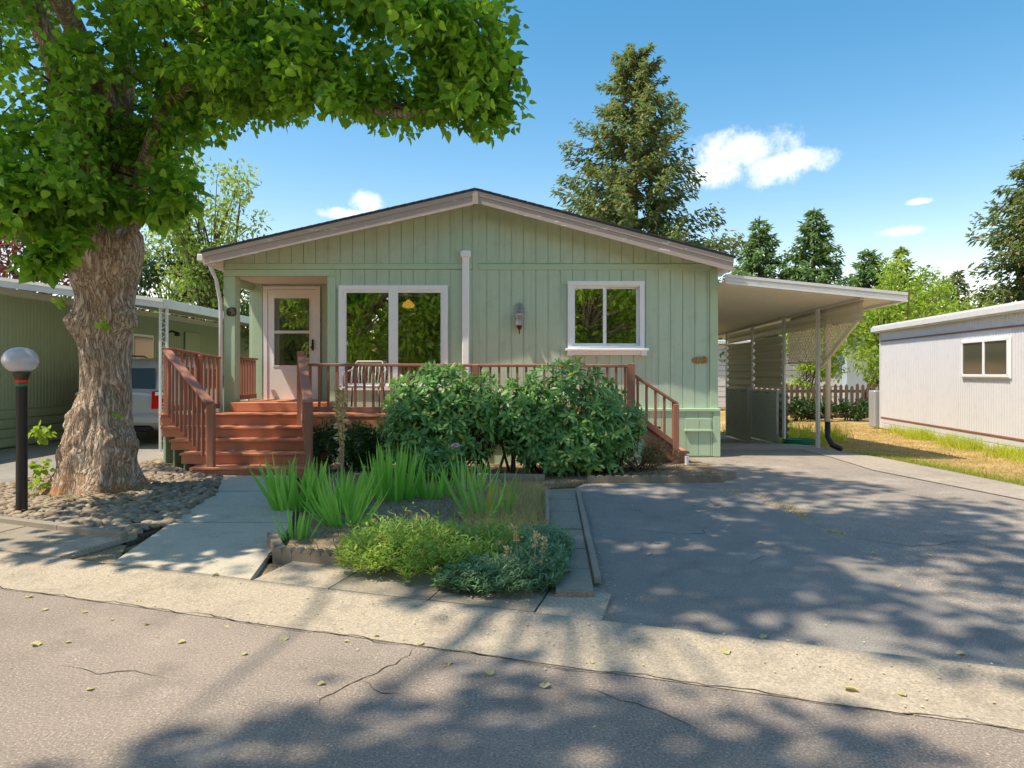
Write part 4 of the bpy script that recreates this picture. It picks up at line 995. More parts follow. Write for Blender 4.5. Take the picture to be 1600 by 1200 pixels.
nr_wall(.28, 2.22, 'side_wall'); nr_wall(2.24, 2.45, 'upper_wall', .06)
mb = MB(); q = [nrp(0, 0), nrp(L_, 0), nrp(L_, -4), nrp(0, -4)]; mb.prism([(p.x, p.y) for p in q], -.02, 2.44, 'z'); mb.build('house_body', M_neighw, nr)
wall_strip('rust_trim', 0, L_, 2.205, 2.235, .015, .045, M_rust); wall_strip('rust_trim', 0, L_, .255, .29, .015, .045, M_rust)
wall_strip('skirting_board', 0, L_, .135, .25, .0, .032, M_neighw); wall_strip('skirting_board', 0, L_, .0, .125, .0, .036, M_neighw)
wall_strip('corner_trim', -.02, .05, .0, 2.45, .0, .05, M_neighw)
q = [nrp(-.2, .16), nrp(L_, .16), nrp(L_, -4.2), nrp(-.2, -4.2)]; MB().prism([(p.x, p.y) for p in q], 2.45, 2.53, 'z').build('roof', M_alumw, nr)
wall_strip('roof_edge', -.22, L_, 2.47, 2.58, .15, .19, M_alumw); wall_strip('roof_edge', -.22, L_, 2.575, 2.62, .05, .15, M_alumw)
t0, t1 = 3.0, 4.42
t0 = 4.2; t1 = 5.72
w = wall_strip('window', t0-.08, t1+.08, 1.31, 2.06, .03, .05, M_white)
w0 = wall_strip('pane', t0, (t0+t1)/2-.03, 1.385, 1.99, .048, .054, M_carglass, w, 0); w1_ = wall_strip('pane', (t0+t1)/2+.03, t1, 1.385, 1.99, .048, .054, M_carglass, w, 0)
for a, b, c, d in ((t0-.05, t0, 1.36, 2.02), (t1, t1+.05, 1.36, 2.02), ((t0+t1)/2-.03, (t0+t1)/2+.03, 1.36, 2.02), (t0-.05, t1+.05, 1.335, 1.385), (t0-.05, t1+.05, 1.99, 2.04)):
    wall_strip('window_frame', a, b, c, d, .045, .075, M_white, w)
for t, r, h in ((1.7, .12, .12), (5.2, .05, .22)):
    q = nrp(t, -.6); MB().lathe([(r, 0), (r, h), (r*1.4, h), (r*1.4, h+.05), (.0, h+.06)], (q.x, q.y, 2.53), 12).build('roof_vent', M_galv, nr, True)
q = nrp(-.25, .05); MB().box(q.x-.12, q.x+.12, q.y-.15, q.y+.15, 0, .95, .02).build('meter_box', M_galv, nr)
# ------------------------------------------------------------------ back fence and far home
fe = thing('picket_fence', 'weathered picket fence at the back of the dry lawn', 'fence', (9.5, 21, 0))
for k in range(26):
    x = 7.2+k*.165; y = 21.2-.05*k*.1; h = 1.05+random.uniform(-.06, .06)
    MB().prism([(x, .02), (x+.095, .02), (x+.095, h-.06), (x+.047, h), (x, h-.06)], y, y+.02, 'y').build('picket', M_picket, fe)
for z in (.3, .8): MB().box(7.0, 11.6, 21.24, 21.28, z, z+.09, .004).build('fence_rail', M_picket, fe)
fh = thing('far_house', 'white home with horizontal lap siding behind the picket fence', 'house', (11, 27, 0))
MB().box(7.6, 18, 26.5, 31, 0, 2.5).build('wall', M_neighw, fh)
for k in range(12): MB().box(7.58, 18, 26.44+.01*(k % 2), 26.49, .1+k*.2, .285+k*.2, .006).build('lap_board', M_neighw, fh)
MB().box(7.3, 18.2, 26.2, 31.3, 2.5, 2.65, .02).build('roof', M_alumw, fh)
fh2 = thing('far_house', 'pale blue gabled home end showing through the trees', 'house', (14.5, 30, 0))
MB().prism([(12.6, 0), (15.6, 0), (15.6, 2.9), (14.1, 3.4), (12.6, 2.9)], 26.0, 26.43, 'y').build('wall', paint('pale_blue_siding', S(176, 192, 208), .6, .05), fh2)
MB().prism([(12.4, 2.85), (14.1, 3.42), (15.8, 2.85), (15.8, 2.95), (14.1, 3.52), (12.4, 2.95)], 25.9, 26.5, 'y').build('roof', M_alumw, fh2)
# ------------------------------------------------------------------ globe lamp
lp = P(34, 810, 6.73); lp.z = .03
gl = thing('garden_lamp', 'white globe lamp on a black post beside the river stones', 'lamp', (lp.x, lp.y, .03))
MB().lathe([(.046, -.1), (.05, 0), (.048, 1.28), (.052, 1.29), (.052, 1.30)], (lp.x, lp.y, .03), 18).build('post', M_black, gl, True)
MB().lathe([(.054, 0), (.054, .03)], (lp.x, lp.y, 1.285), 18).build('green_band', paint('green_tape', S(30, 120, 70), .4, .05), gl, True)
MB().lathe([(.054, 0), (.054, .035)], (lp.x, lp.y, 1.318), 18).build('red_band', paint('red_tape', S(190, 50, 40), .4, .05), gl, True)
MB().lathe([(.055, .0), (.06, .02), (.075, .06), (.08, .075)], (lp.x, lp.y, 1.35), 18).build('collar', M_bronze, gl, True)
mb = MB(); rr, rz = .155, .125; mb.lathe([(max(.002, rr*math.sin(t)), -rz*math.cos(t)) for t in np.linspace(.42, math.pi, 16)], (lp.x-.015, lp.y, 1.54), 32); mb.build('globe', M_globe, gl, True)
# ------------------------------------------------------------------ the big tree
TB = Vector((-4.78, 7.95, 0))
tree = thing('shade_tree', 'huge shade tree with burled furrowed trunk in the river stones', 'tree', TB)
def trunk():
    # z, centre x offset, radius
    prof = [(-.05,.02,.58),(.05,.02,.52),(.15,.02,.45),(.3,.03,.39),(.5,.05,.325),(.7,.07,.28),(.9,.085,.25),(1.2,.10,.238),(1.5,.105,.24),(1.8,.105,.25),(2.1,.11,.27),(2.35,.12,.30),(2.6,.13,.345),(2.8,.14,.365),(3.0,.14,.36),(3.15,.14,.26)]
    zs = np.linspace(-.05, 3.15, 110); n = 96; V = []
    cxs = np.interp(zs, [p[0] for p in prof], [p[1] for p in prof]); rs = np.interp(zs, [p[0] for p in prof], [p[2] for p in prof])
    burls = [(-2.7, 1.98, .11, .16), (-.2, 2.03, .12, .15), (-2.75, .88, .12, .2), (-.35, .62, .11, .2), (-2.3, .55, .1, .22), (-1.2, 1.05, .05, .13), (-1.45, 1.62, .05, .14), (-2.2, 1.95, .06, .12), (-.4, 1.32, .06, .1), (-.9, 2.75, .09, .25), (-2.5, 2.6, .06, .2)]
    for z, cx, r in zip(zs, cxs, rs):
        for k in range(n):
            a = 2*math.pi*k/n; ca, sa = math.cos(a), math.sin(a)
            q = Vector((ca*1.0, sa*1.0, z*.28))
            fl = max(0, 1-z/.6); rr = r*(1+fl*fl*.22*math.sin(a*5+1.2)+fl*fl*.1*math.sin(a*9+.4))
            tw = a+.25*mnoise.noise((ca*1.5, sa*1.5, z*.8))
            fur = abs(mnoise.noise(Vector((math.cos(tw)*6.5, math.sin(tw)*6.5, z*.95))))
            rr += .05*(min(fur, .35)-.17)+.03*mnoise.noise(q*2.2)+.016*mnoise.noise(Vector((ca*12, sa*12, z*3.2)))
            for (ba, bz, bh, bw) in burls:
                da = (a-ba+math.pi) % (2*math.pi)-math.pi; d2 = (da*r/bw)**2+((z-bz)/bw)**2
                if d2 < 6: rr += bh*math.exp(-d2)*(1+.5*mnoise.noise(Vector((ca*9, sa*9, z*9))))
            V.append((TB.x+cx+rr*ca, TB.y+rr*sa, z))
    Fc = [(i*n+k, i*n+(k+1) % n, (i+1)*n+(k+1) % n, (i+1)*n+k) for i in range(len(zs)-1) for k in range(n)]
    Fc.append(tuple((len(zs)-1)*n+k for k in range(n)))
    me = bpy.data.meshes.new('trunk'); me.from_pydata(V, [], Fc); return finish(me, 'trunk', M_bark, tree, True)
trk = trunk()
def curve_pts(pts, n):
    pts = [Vector(p) for p in pts]; out = []
    m = len(pts)
    for i in range(m-1):
        p0 = pts[max(i-1, 0)]; p1 = pts[i]; p2 = pts[i+1]; p3 = pts[min(i+2, m-1)]
        for k in range(n):
            t = k/n; out.append(.5*((2*p1)+(p2-p0)*t+(2*p0-5*p1+4*p2-p3)*t*t+(3*p1-p0-3*p2+p3)*t**3))
    out.append(pts[-1]); return out
fork = Vector((TB.x+.14, TB.y, 2.75))
limbs_def = [  # control points and end radii
    ([fork, P(188,300,7.9), P(190,200,7.8), P(196,90,7.6), (-4.2,7.2,7.0), (-4.0,6.8,9.5)], .20, .06),
    ([fork+Vector((.1,0,.1)), P(212,330,7.8), P(222,270,7.6), P(255,170,7.2), P(310,70,6.8), (-2.4,5.6,6.2), (-1.2,4.2,7.6)], .10, .04),
    ([fork+Vector((-.12,-.1,0)), P(140,280,7.5), P(105,160,7.2), P(60,40,7.0), (-5.4,6.2,7.0), (-5.6,5.5,9.0)], .17, .05),
    ([(-3.5,6.9,4.4), P(440,72,6.5), P(490,115,6.3), P(545,155,6.1), P(620,172,5.9), P(710,175,5.8), P(770,170,5.7)], .07, .015),
    ([(-4.2,7.6,5.6), P(420,-40,6.6), P(560,-10,6.2), P(700,45,5.8), P(800,105,5.6)], .08, .015),
    ([P(190,200,7.8), (-4.4,6.2,5.6), (-3.8,4.6,7.0), (-2.8,3.0,8.2)], .12, .04),
    ([P(105,160,7.2), (-5.6,8.6,5.4), (-6.4,9.4,6.8)], .10, .04),
    ([(-4.2,7.2,6.6), (-3.2,7.6,8.2), (-2.2,7.6,9.5)], .10, .04),
    ([fork+Vector((-.2,-.1,-.15)), P(100,320,7.3), P(40,290,6.9), P(-60,300,6.6)], .09, .02),
    ([(-4.2,7.2,7.0), (-4.6,6.4,9.5), (-5.4,4.6,11.5), (-6.0,3.0,13.4)], .16, .05),
    ([(-4.2,7.2,7.0), (-4.3,6.6,9.6), (-4.0,5.2,11.8), (-3.0,3.4,13.6)], .16, .05),
    ([(-5.4,6.2,7.0), (-6.2,5.0,10.0), (-7.2,3.4,12.8)], .14, .05),
    ([P(255,170,7.2), P(330,110,6.9), P(400,120,6.7), P(470,130,6.5)], .06, .015),
    ([fork+Vector((.15,-.1,.05)), P(240,330,7.4), P(280,300,7.1)], .05, .015)]
limb_mb = MB(); limb_pts = []
for cp_, r0, r1 in limbs_def:
    q = curve_pts(cp_, 7); q = [p+Vector((mnoise.noise(p*1.7), mnoise.noise(p*1.7+Vector((5, 5, 5))), mnoise.noise(p*1.7+Vector((9, 1, 4)))))*.06 for p in q]
    q[0] = Vector(cp_[0]); limb_mb.tube(q, [r0+(r1-r0)*i/(len(q)-1) for i in range(len(q))], 10); limb_pts.append(q)
limb_mb.build('limbs', M_bark, tree, True, fix=False)
def leaf_cloud(centers, radii, n, flat=.75, down=.35, size=(.09, .15), jitter=.6):
    """leaves hung in tufts: returns origins, tips, normals, sizes"""
    centers = np.array(centers); radii = np.array(radii); w = radii**2.2; w = w/w.sum()
    idx = RNG.choice(len(centers), n, p=w); d = rdir(n)*(RNG.random((n, 1))**.45); d[:, 2] *= flat
    org = centers[idx]+d*radii[idx, None]
    out = norm(d+RNG.normal(size=(n, 3))*.5); tip = norm(out+np.array([0, 0, -down])+RNG.normal(size=(n, 3))*jitter*.5)
    nr_ = norm(np.array([0, 0, 1.0])+RNG.normal(size=(n, 3))*jitter+out*.4); q_ = size[0]+(size[1]-size[0])*RNG.random(n)**1.3
    sc = np.column_stack([q_*RNG.uniform(.7, 1.12, n), q_, q_*RNG.uniform(-.8, 3.6, n)])
    return org, tip, nr_, sc
def sub_twigs(q, i0, n, ln, droop, side=1.0):
    res = []; m = len(q)
    for k in range(n):
        i = random.randint(int(m*i0), m-1); d = Vector((random.gauss(0, 1), random.gauss(0, 1), random.gauss(.05, .45))).normalized()
        l = random.uniform(*ln); p = q[i]; e = p+d*l+Vector((0, 0, -droop*l*l)); mid = (p+e)/2+Vector((0, 0, .12*l))
        res.append([p, mid, e])
    return res
twig_mb = MB(); cent = []; rad = []
def add_twigs(q, i0, n, ln, droop, r=(.15, .30), lo=None):
    for tw in sub_twigs(q, i0, n, ln, droop):
        if lo and not lo(tw[2]): continue
        twig_mb.tube(tw, [.016, .010, .004], 5, False)
        for t in (.35, .6, .85, 1.0):
            a, b, c = tw; p = a*(1-t)**2+b*2*t*(1-t)+c*t*t; cent.append(tuple(p)); rad.append(random.uniform(*r)*(.8+.3*t))
def pix(p): return 800+p.x/p.y*FPX, HY-(p.z-H)/p.y*FPX
# the lowest hanging boughs follow the boughs themselves; keep them off the house front and the open sky to the right
def lo_main(p):
    if p.y < .6: return False
    u, v = pix(p)
    if 165 < u < 240 and 70 < v < 395 and p.y < 7.75: return False
    lim = np.interp(u, [-300, 0, 60, 150, 250, 300, 340, 420, 500, 560, 640, 700, 790, 815], [330, 350, 330, 320, 325, 250, 205, 180, 160, 170, 195, 190, 185, 130])
    return v < lim and u < 815
add_twigs(limb_pts[0], .18, 46, (.5, 1.3), .10, lo=lo_main); add_twigs(limb_pts[1], .2, 52, (.5, 1.3), .10, lo=lo_main)
add_twigs(limb_pts[2], .2, 60, (.5, 1.5), .12, lo=lo_main); add_twigs(limb_pts[3], .1, 70, (.25, .8), .12, (.12, .24), lo=lo_main)
add_twigs(limb_pts[4], .1, 85, (.3, 1.0), .15, (.13, .25), lo=lo_main); add_twigs(limb_pts[8], .3, 34, (.4, 1.1), .1, (.15, .28), lo=lo_main)
add_twigs(limb_pts[12], .15, 70, (.25, .75), .12, (.13, .25), lo=lo_main)
add_twigs(limb_pts[13], .3, 10, (.2, .5), .1, (.16, .26), lo=lo_main)
o1 = leaf_cloud(cent, rad, 50000, .8, .45, (.04, .104), .85)
# one tuft that hangs over the trunk on its street side
hang = [P(60,330,7.0), P(95,345,7.0), P(110,375,6.95), P(80,395,6.9), P(60,412,6.9), P(150,320,7.2), P(200,315,7.25), P(250,330,7.2), P(280,310,7.1), P(30,340,6.9), P(0,330,6.8)]
o2 = leaf_cloud([tuple(p) for p in hang], [.2]*len(hang), 900, .8, .6, (.09, .16), .5)
# upper crown, above the picture: it shades the garden, drive and road
lobes = [(-3.4,4.6,8.2,2.3,1.5),(-1.8,3.3,8.3,2.0,1.4),(-4.9,6.0,8.6,2.2,1.7),(-2.6,6.6,9.4,2.2,1.5),(-3.5,3.2,8.6,1.3,1.1),(-.4,4.6,8.3,1.5,1.1),(-1.2,7.4,8.6,1.3,.9),(-4.0,.9,7.6,1.4,1.0),(-3.2,6.9,1.3,1.5,1.1),(-4.0,5.9,1.9,1.3,1.0),(-3.2,5.6,1.4,.85,.8),(-6.8,8.2,7.6,1.8,1.3),(.7,3.2,8.4,1.1,.8),(-3.3,-.4,7.4,1.7,1.1)]
c3 = []; r3 = []
for (x, y, z, r, h) in lobes:
    x -= 2.4; y -= .93; z += 5.0                  # a tall tree: most of the crown stands well above the view
    for k in range(int(17*r)):
        d = rdir(1)[0]*random.random()**.4; c3.append((x+d[0]*r, y+d[1]*r, z+d[2]*h)); r3.append(random.uniform(.3, .6))
o3 = leaf_cloud(c3, r3, 15000, .7, .3, (.12, .19), .5)
for c in c3[::3]:
    b = min((p for q in limb_pts for p in q), key=lambda p: (p-Vector(c)).length); twig_mb.tube([b, (b+Vector(c))/2+Vector((0, 0, .2)), c], [.03, .02, .006], 5, False)
twig_mb.build('twigs', M_twig, tree, True, 'stuff', fix=False)
oo = [np.concatenate([a, b, c]) for a, b, c in zip(o1, o2, o3)]
finish(scatter('crown', *LEAF_HEART, *oo), 'crown', F_maple, tree)
# sprouts on the trunk foot
sp = leaf_cloud([(-5.2,7.65,.75), (-5.25,7.7,.35), (-5.2,7.6,.2), (-4.3,7.55,.95), (-4.45,7.5,1.95), (-4.9,7.5,2.2)], [.1,.1,.07,.05,.05,.06], 130, .9, .3, (.05, .09), .8)
finish(scatter('trunk_sprouts', *LEAF_HEART, *sp), 'trunk_sprouts', F_back2, tree, kind='stuff')

# ------------------------------------------------------------------ generic trees
def broad_tree(name, label, base, h, crown_c, crown_r, n, mat, size, bark=M_twig, tr=.14, lobes=26, group=None, stems=3, flat=1.0, tmpl=LEAF_OVAL, lr=(.22, .42)):
    base = Vector(base); t = thing(name, label, 'tree', base, group); mb = MB(); cc = Vector(crown_c); cr = Vector(crown_r); cen = []; rad = []
    for s in range(stems):
        p0 = base+Vector((random.gauss(0, .12*s), random.gauss(0, .12*s), -.1)); p2 = cc+Vector((random.uniform(-.5, .5)*cr.x, random.uniform(-.5, .5)*cr.y, cr.z*.6)); p1 = (p0+p2)/2+Vector((random.gauss(0, .2), random.gauss(0, .2), 0))
        mb.tube(curve_pts([p0, p1, p2], 5), [tr*(1-i/11*.85)/(1+.25*s) for i in range(11)], 8, False)
    for k in range(lobes):
        d = rdir(1)[0]*(.35+.65*random.random()**.6); c = cc+Vector((d[0]*cr.x, d[1]*cr.y, d[2]*cr.z)); r = random.uniform(*lr)*min(cr); cen.append(tuple(c)); rad.append(r)
        s = base.lerp(cc, random.uniform(.5, 1.0)); mb.tube([s, (s+c)/2+Vector((0, 0, .1)), c], [tr*.3, tr*.2, tr*.06], 5, False)
    mb.build('trunk', bark, t, True, fix=False)
    finish(scatter('crown', *tmpl, *leaf_cloud(cen, rad, n, flat, .3, size, .8)), 'crown', mat, t)
    return t
def conifer(name, label, base, h, rb, n_wh, mat, seed, dens=1.0, z0=.08, sz=(.3, .5), shape=1.0, group=None, droop=.35, irregular=.25):
    rn = random.Random(seed); base = Vector(base); t = thing(name, label, 'tree', base, group)
    mb = MB(); mb.tube([base+Vector((0, 0, h*i/8-.1)) for i in range(9)], [h*.018*(1-i/8.5)+.01 for i in range(9)], 8, False)
    O = []; T = []; N = []; Sx = []
    for w in range(n_wh):
        f = z0+(1-z0)*(w+rn.random()*.6)/n_wh
        if f > .985: continue
        L0 = rb*((1-f)**shape)*(1.0)+.12
        nb_ = rn.randint(5, 7); a0 = rn.random()*6.28
        for b in range(nb_):
            a = a0+2*math.pi*b/nb_+rn.gauss(0, .22); L = L0*(1+rn.uniform(-irregular*1.6, irregular))
            if L < .1: continue
            z = f*h+rn.gauss(0, .01*h); d = Vector((math.cos(a), math.sin(a), 0)); up = .62*(f-.25)
            pts = [base+Vector((0, 0, z))+d*(L*s)+Vector((0, 0, L*(up*s-droop*s*s+.25*max(0, s-.6)**1.5))) for s in (0, .3, .6, .85, 1)]
            mb.tube(pts, [.012*h*.16+.01, .02, .014, .008, .004], 4, False)
            m = max(5, int(L*8*dens)); sd = Vector((-d.y, d.x, 0))
            for k in range(m):
                s = .18+.82*(k+rn.random())/m; i = min(3, int(s*4)); p = pts[i].lerp(pts[i+1], s*4-i if i < 3 else min(1, s*4-i))
                for sg in (-1, 1):
                    lat = (sd*sg*rn.uniform(.35, 1.1)+d*rn.uniform(.5, 1.0)+Vector((0, 0, rn.uniform(-1.2, .5)))).normalized()
                    O.append(p+Vector((rn.gauss(0, .09), rn.gauss(0, .09), rn.gauss(-.08, .14)))*min(1.2, L*.5)); T.append(lat); N.append((rn.gauss(0, .35), rn.gauss(0, .35), 1)); q = rn.uniform(*sz)*(.55+.45*(1-s)+.1); Sx.append((q*1.05, q, q))
    top = base+Vector((0, 0, h))
    for k in range(14):
        O.append(top-Vector((0, 0, rn.random()*h*.05))); T.append((rn.gauss(0, .45), rn.gauss(0, .45), 1)); N.append((1, 0, .3)); q = sz[0]*.7; Sx.append((q, q, q))
    mb.build('trunk', M_needlebark, t, True, fix=False)
    finish(scatter('crown', *NEEDLE, O, T, N, Sx), 'crown', mat, t); return t
# conifers
conifer('spruce_tree', 'tall ragged spruce rising behind the house ridge', (X_(992,32),32,0), 16.3, 4.6, 46, F_fir, 3, 2.4, .14, (.3,.55), .62, droop=.05, irregular=.42)
conifer('spruce_tree', 'large dark spruce cut off by the right edge of the view', (X_(1640,30),30,0), 12.2, 4.0, 40, F_fir, 9, 2.3, .12, (.3,.55), .7, droop=.12, irregular=.38)
G_ = 'small firs beyond the carport'
conifer('fir_tree', 'first small fir above the carport roof, next to the house eave', (X_(1187,42),42,0), 10.9, 3.9, 34, F_fir2, 11, 1.7, .06, (.36,.62), .85, G_, .2)
conifer('fir_tree', 'pointed fir with yellowish lower branches above the carport roof', (X_(1272,40),40,0), 10.8, 4.1, 34, F_fir2, 12, 1.7, .06, (.36,.62), .85, G_, .2)
conifer('fir_tree', 'blunt fir between the pointed firs beyond the carport', (X_(1357,44),44,0), 9.2, 3.9, 28, F_fir2, 13, 1.7, .06, (.36,.62), .75, G_, .2)
conifer('fir_tree', 'narrow yellow-green fir just beyond the end of the carport roof', (X_(1408,36),36,0), 7.9, 2.3, 28, F_back, 14, 1.6, .1, (.3,.5), .9, G_, .1)
conifer('fir_tree', 'thin grey fir top beside the large spruce', (X_(1496,46),46,0), 8.2, 2.6, 26, F_fir, 15, 1.5, .1, (.3,.5), .9, G_, .2)
# broadleaf trees behind
broad_tree('birch_tree', 'airy yellow-green tree beside the left eave of the house', (X_(330,24),24,0), 9, (X_(330,24),24,5.7), (2.1,2.0,3.1), 7800, F_back, (.13,.24), lobes=60, tr=.13, stems=4, lr=(.2,.36))
broad_tree('dense_tree', 'darker leafy tree low behind the neighbouring awning', (X_(262,27),27,0), 6, (X_(262,27),27,3.9), (2.3,1.8,2.5), 6500, F_box, (.16,.28), lobes=40, tr=.14, stems=3)
broad_tree('young_tree', 'bushy tree seen through the open side of the porch', (X_(400,26),26,0), 5, (X_(400,26),26,3.0), (1.9,1.6,2.4), 4500, F_back, (.14,.24), lobes=34, tr=.1)
broad_tree('plum_tree', 'dark red leaved tree above the awning roof', (X_(20,24),24,0), 6.5, (X_(25,24),24,4.9), (2.2,1.8,1.9), 4200, F_plum, (.14,.24), lobes=30, tr=.13)
broad_tree('shrub_tree', 'bright green tree above the picket fence', (X_(1392,23),23,0), 5, (X_(1385,23),23,2.9), (1.5,1.3,2.0), 6000, F_back2, (.1,.18), lobes=38, tr=.08)
broad_tree('shrub_tree', 'tall yellow-green shrub beside the carport end', (X_(1330,24),24,0), 5, (X_(1425,25),25,3.4), (1.5,1.3,1.5), 5000, F_back2, (.11,.2), lobes=36, tr=.08)
broad_tree('shrub_tree', 'leafy shrub showing between the carport posts', (X_(1255,22.5),22.5,0), 3.5, (X_(1262,22.5),22.5,1.9), (1.1,.9,1.2), 3600, F_back2, (.09,.17), lobes=26, tr=.05)
broad_tree('sapling', 'slender open tree between the carport and the large spruce', (X_(1457,28),28,0), 6, (X_(1457,28),28,4.4), (.9,.8,1.4), 1000, F_back, (.12,.22), lobes=18, tr=.06, stems=2)
broad_tree('sapling', 'second thin open tree close to the large spruce', (X_(1486,31),31,0), 6, (X_(1484,31),31,4.3), (.9,.8,1.5), 900, F_back, (.13,.24), lobes=16, tr=.06, stems=2)
broad_tree('far_tree', 'low rounded green tree between the two pointed firs', (X_(1232,46),46,0), 6, (X_(1232,46),46,4.4), (2.6,2,2.6), 2600, F_back, (.3,.5), lobes=36, tr=.1)
broad_tree('far_tree', 'broad yellow-green tree under the firs beside the spruce', (X_(1510,40),40,0), 6, (X_(1510,40),40,3.6), (3.0,2,2.2), 2800, F_back2, (.26,.42), lobes=36, tr=.1)
# across the street: seen only as reflections in the panes
broad_tree('street_tree', 'large leafy tree across the street mirrored in the big window', (-7.6,-10,0), 10, (-7.2,-10.5,6.2), (4.8,3,4.6), 15000, F_back2, (.26,.44), M_bark, .34, 110, stems=2)
broad_tree('street_tree', 'second leafy tree across the street mirrored in the small window', (3.4,-10,0), 9, (3.4,-10,4.2), (5.4,3,4.6), 16000, F_back2, (.24,.42), M_bark, .25, 110, stems=3)
broad_tree('street_tree', 'dark tree across the street mirrored between the others', (-.6,-13,0), 9, (-1.0,-14,5.4), (6.5,3,5.6), 16000, F_back, (.3,.5), M_bark, .25, 110, stems=3)
for (x, y, r, h, lb) in ((-15,-21,7,7,'far leafy tree across the street mirrored in the door glass'), (-4,-23,7,7.5,'tall leafy tree far across the street mirrored behind the others'), (8,-20,7,6.5,'broad leafy tree far across the street mirrored in the small window')):
    broad_tree('street_tree', lb, (x,y,0), 11, (x,y,5.6), (r,3,h), 9000, F_back, (.5,.85), M_bark, .3, 90, stems=3)
oh = thing('opposite_house', 'pale green home across the street mirrored in the big window', 'house', (-4.2,-13,0))
MB().prism([(-7,0),(-3.4,0),(-3.4,2.6),(-5.2,3.2),(-7,2.6)], -20, -12.5, 'y').build('wall', M_neighg, oh)
MB().prism([(-7.3,2.55),(-5.2,3.25),(-3.1,2.55),(-3.1,2.7),(-5.2,3.4),(-7.3,2.7)], -20.2, -12.2, 'y').build('roof', M_alumw, oh)
for k in range(8): MB().box(-6.9+k*.45, -6.84+k*.45, -12.49, -12.46, 0, 2.5).build('batten', M_white, oh)

# ------------------------------------------------------------------ shrubs in the bed
def rhodo(name, label, blobs, n_ros, base, leaf=(.11, .17), extra=None, group='rhododendrons in front of the deck'):
    t = thing(name, label, 'shrub', (*base, .03), group); mb = MB(); O = []; T = []; N = []; Sx = []
    W = np.array([b[3]*b[5]+b[4]*b[5] for b in blobs]); W = W/W.sum()
    for k in range(n_ros):
        b = blobs[RNG.choice(len(blobs), p=W)]; d = rdir(1)[0]
        if d[1] > .35 and random.random() < .6: d[1] *= -1
        f = 1-.42*random.random()**2.0
        bump_ = 1+.13*mnoise.noise(Vector((d[0]*3, d[1]*3, d[2]*3+b[0])))
        c = Vector((b[0]+d[0]*b[3]*f*bump_, b[1]+d[1]*b[4]*f*bump_, b[2]+d[2]*b[5]*f*bump_))
        if c.z < .12: continue
        ax = Vector((d[0], d[1], d[2]*.6+.55)).normalized()
        s0 = Vector((b[0]+random.gauss(0, .1), b[1]+random.gauss(0, .1), .05)); 
        if k % 3 == 0: mb.tube([s0.lerp(c, .35), s0.lerp(c, .7)+Vector((0, 0, .05)), c], [.011, .007, .004], 4, False)
        m = random.randint(8, 12); e1 = ax.orthogonal().normalized(); e2 = ax.cross(e1); a0 = random.random()*6.28
        for j in range(m):
            a = a0+2.4*j; el = random.uniform(-.35, .75) if j > 2 else random.uniform(.6, 1.2)
            dr_ = (e1*math.cos(a)+e2*math.sin(a))*math.cos(el)+ax*math.sin(el); dr_ = dr_+Vector((0, 0, -.12))
            O.append(c+dr_*.01); T.append(dr_); N.append(ax+Vector((random.gauss(0, .2), random.gauss(0, .2), random.gauss(0, .2)))); q = random.uniform(*leaf)*(.75 if el > .6 else 1); Sx.append((q*1.12, q, q))
    for b in blobs:
        for k in range(4):
            e = Vector((b[0]+random.gauss(0, .3)*b[3], b[1]+random.gauss(0, .3)*b[4], b[2]+b[5]*.3)); mb.tube([(b[0]+random.gauss(0, .12), b[1]+random.gauss(0, .1), .02), (b[0]+random.gauss(0, .15), b[1], b[2]*.5), e], [.022, .016, .008], 5, False)
    mb.build('stems', M_twig, t, True, fix=False)
    finish(scatter('foliage', *LEAF_LONG, O, T, N, Sx), 'foliage', F_rhodo, t); return t
Dr = 9.55
r1 = rhodo('rhododendron', 'rounded rhododendron in front of the large window', [(X_(682,Dr),Dr+.1,.98,.72,.55,.55),(X_(655,Dr),Dr,.70,.55,.5,.5),(X_(725,Dr),Dr,.68,.52,.45,.45),(X_(640,Dr),Dr-.1,.42,.3,.3,.3),(X_(750,Dr),Dr,.95,.4,.4,.42)], 560, (-1.05,Dr))
r2 = rhodo('rhododendron', 'taller rhododendron below the small window', [(X_(885,Dr),Dr,.92,.74,.55,.66),(X_(830,Dr),Dr,.80,.52,.5,.55),(X_(940,Dr),Dr,.78,.52,.5,.50),(X_(880,Dr),Dr-.1,.42,.62,.5,.36),(X_(860,Dr),Dr-.1,.25,.5,.4,.25),(X_(925,Dr),Dr-.05,.3,.45,.4,.3),(X_(975,Dr),Dr+.1,.72,.3,.3,.3),(X_(800,Dr),Dr,.9,.42,.4,.38)], 760, (.6,Dr))
r3_ = rhodo('rhododendron', 'small rhododendron with one pale pink flower head', [(X_(690,8.9),8.9,.30,.34,.25,.22),(X_(668,8.9),8.95,.22,.2,.2,.16)], 60, (-.9,8.9), (.1,.15))
fl = MB(); fp = P(712,700,8.7)
for k in range(14):
    d = rdir(1)[0]; d[2] = abs(d[2]); fl.lathe([(.004, 0), (.022, .012), (.026, .02), (.002, .016)], fp+Vector(d)*.045, 6)
fl.build('flower_head', M_petal, r3_, True, kind=None)
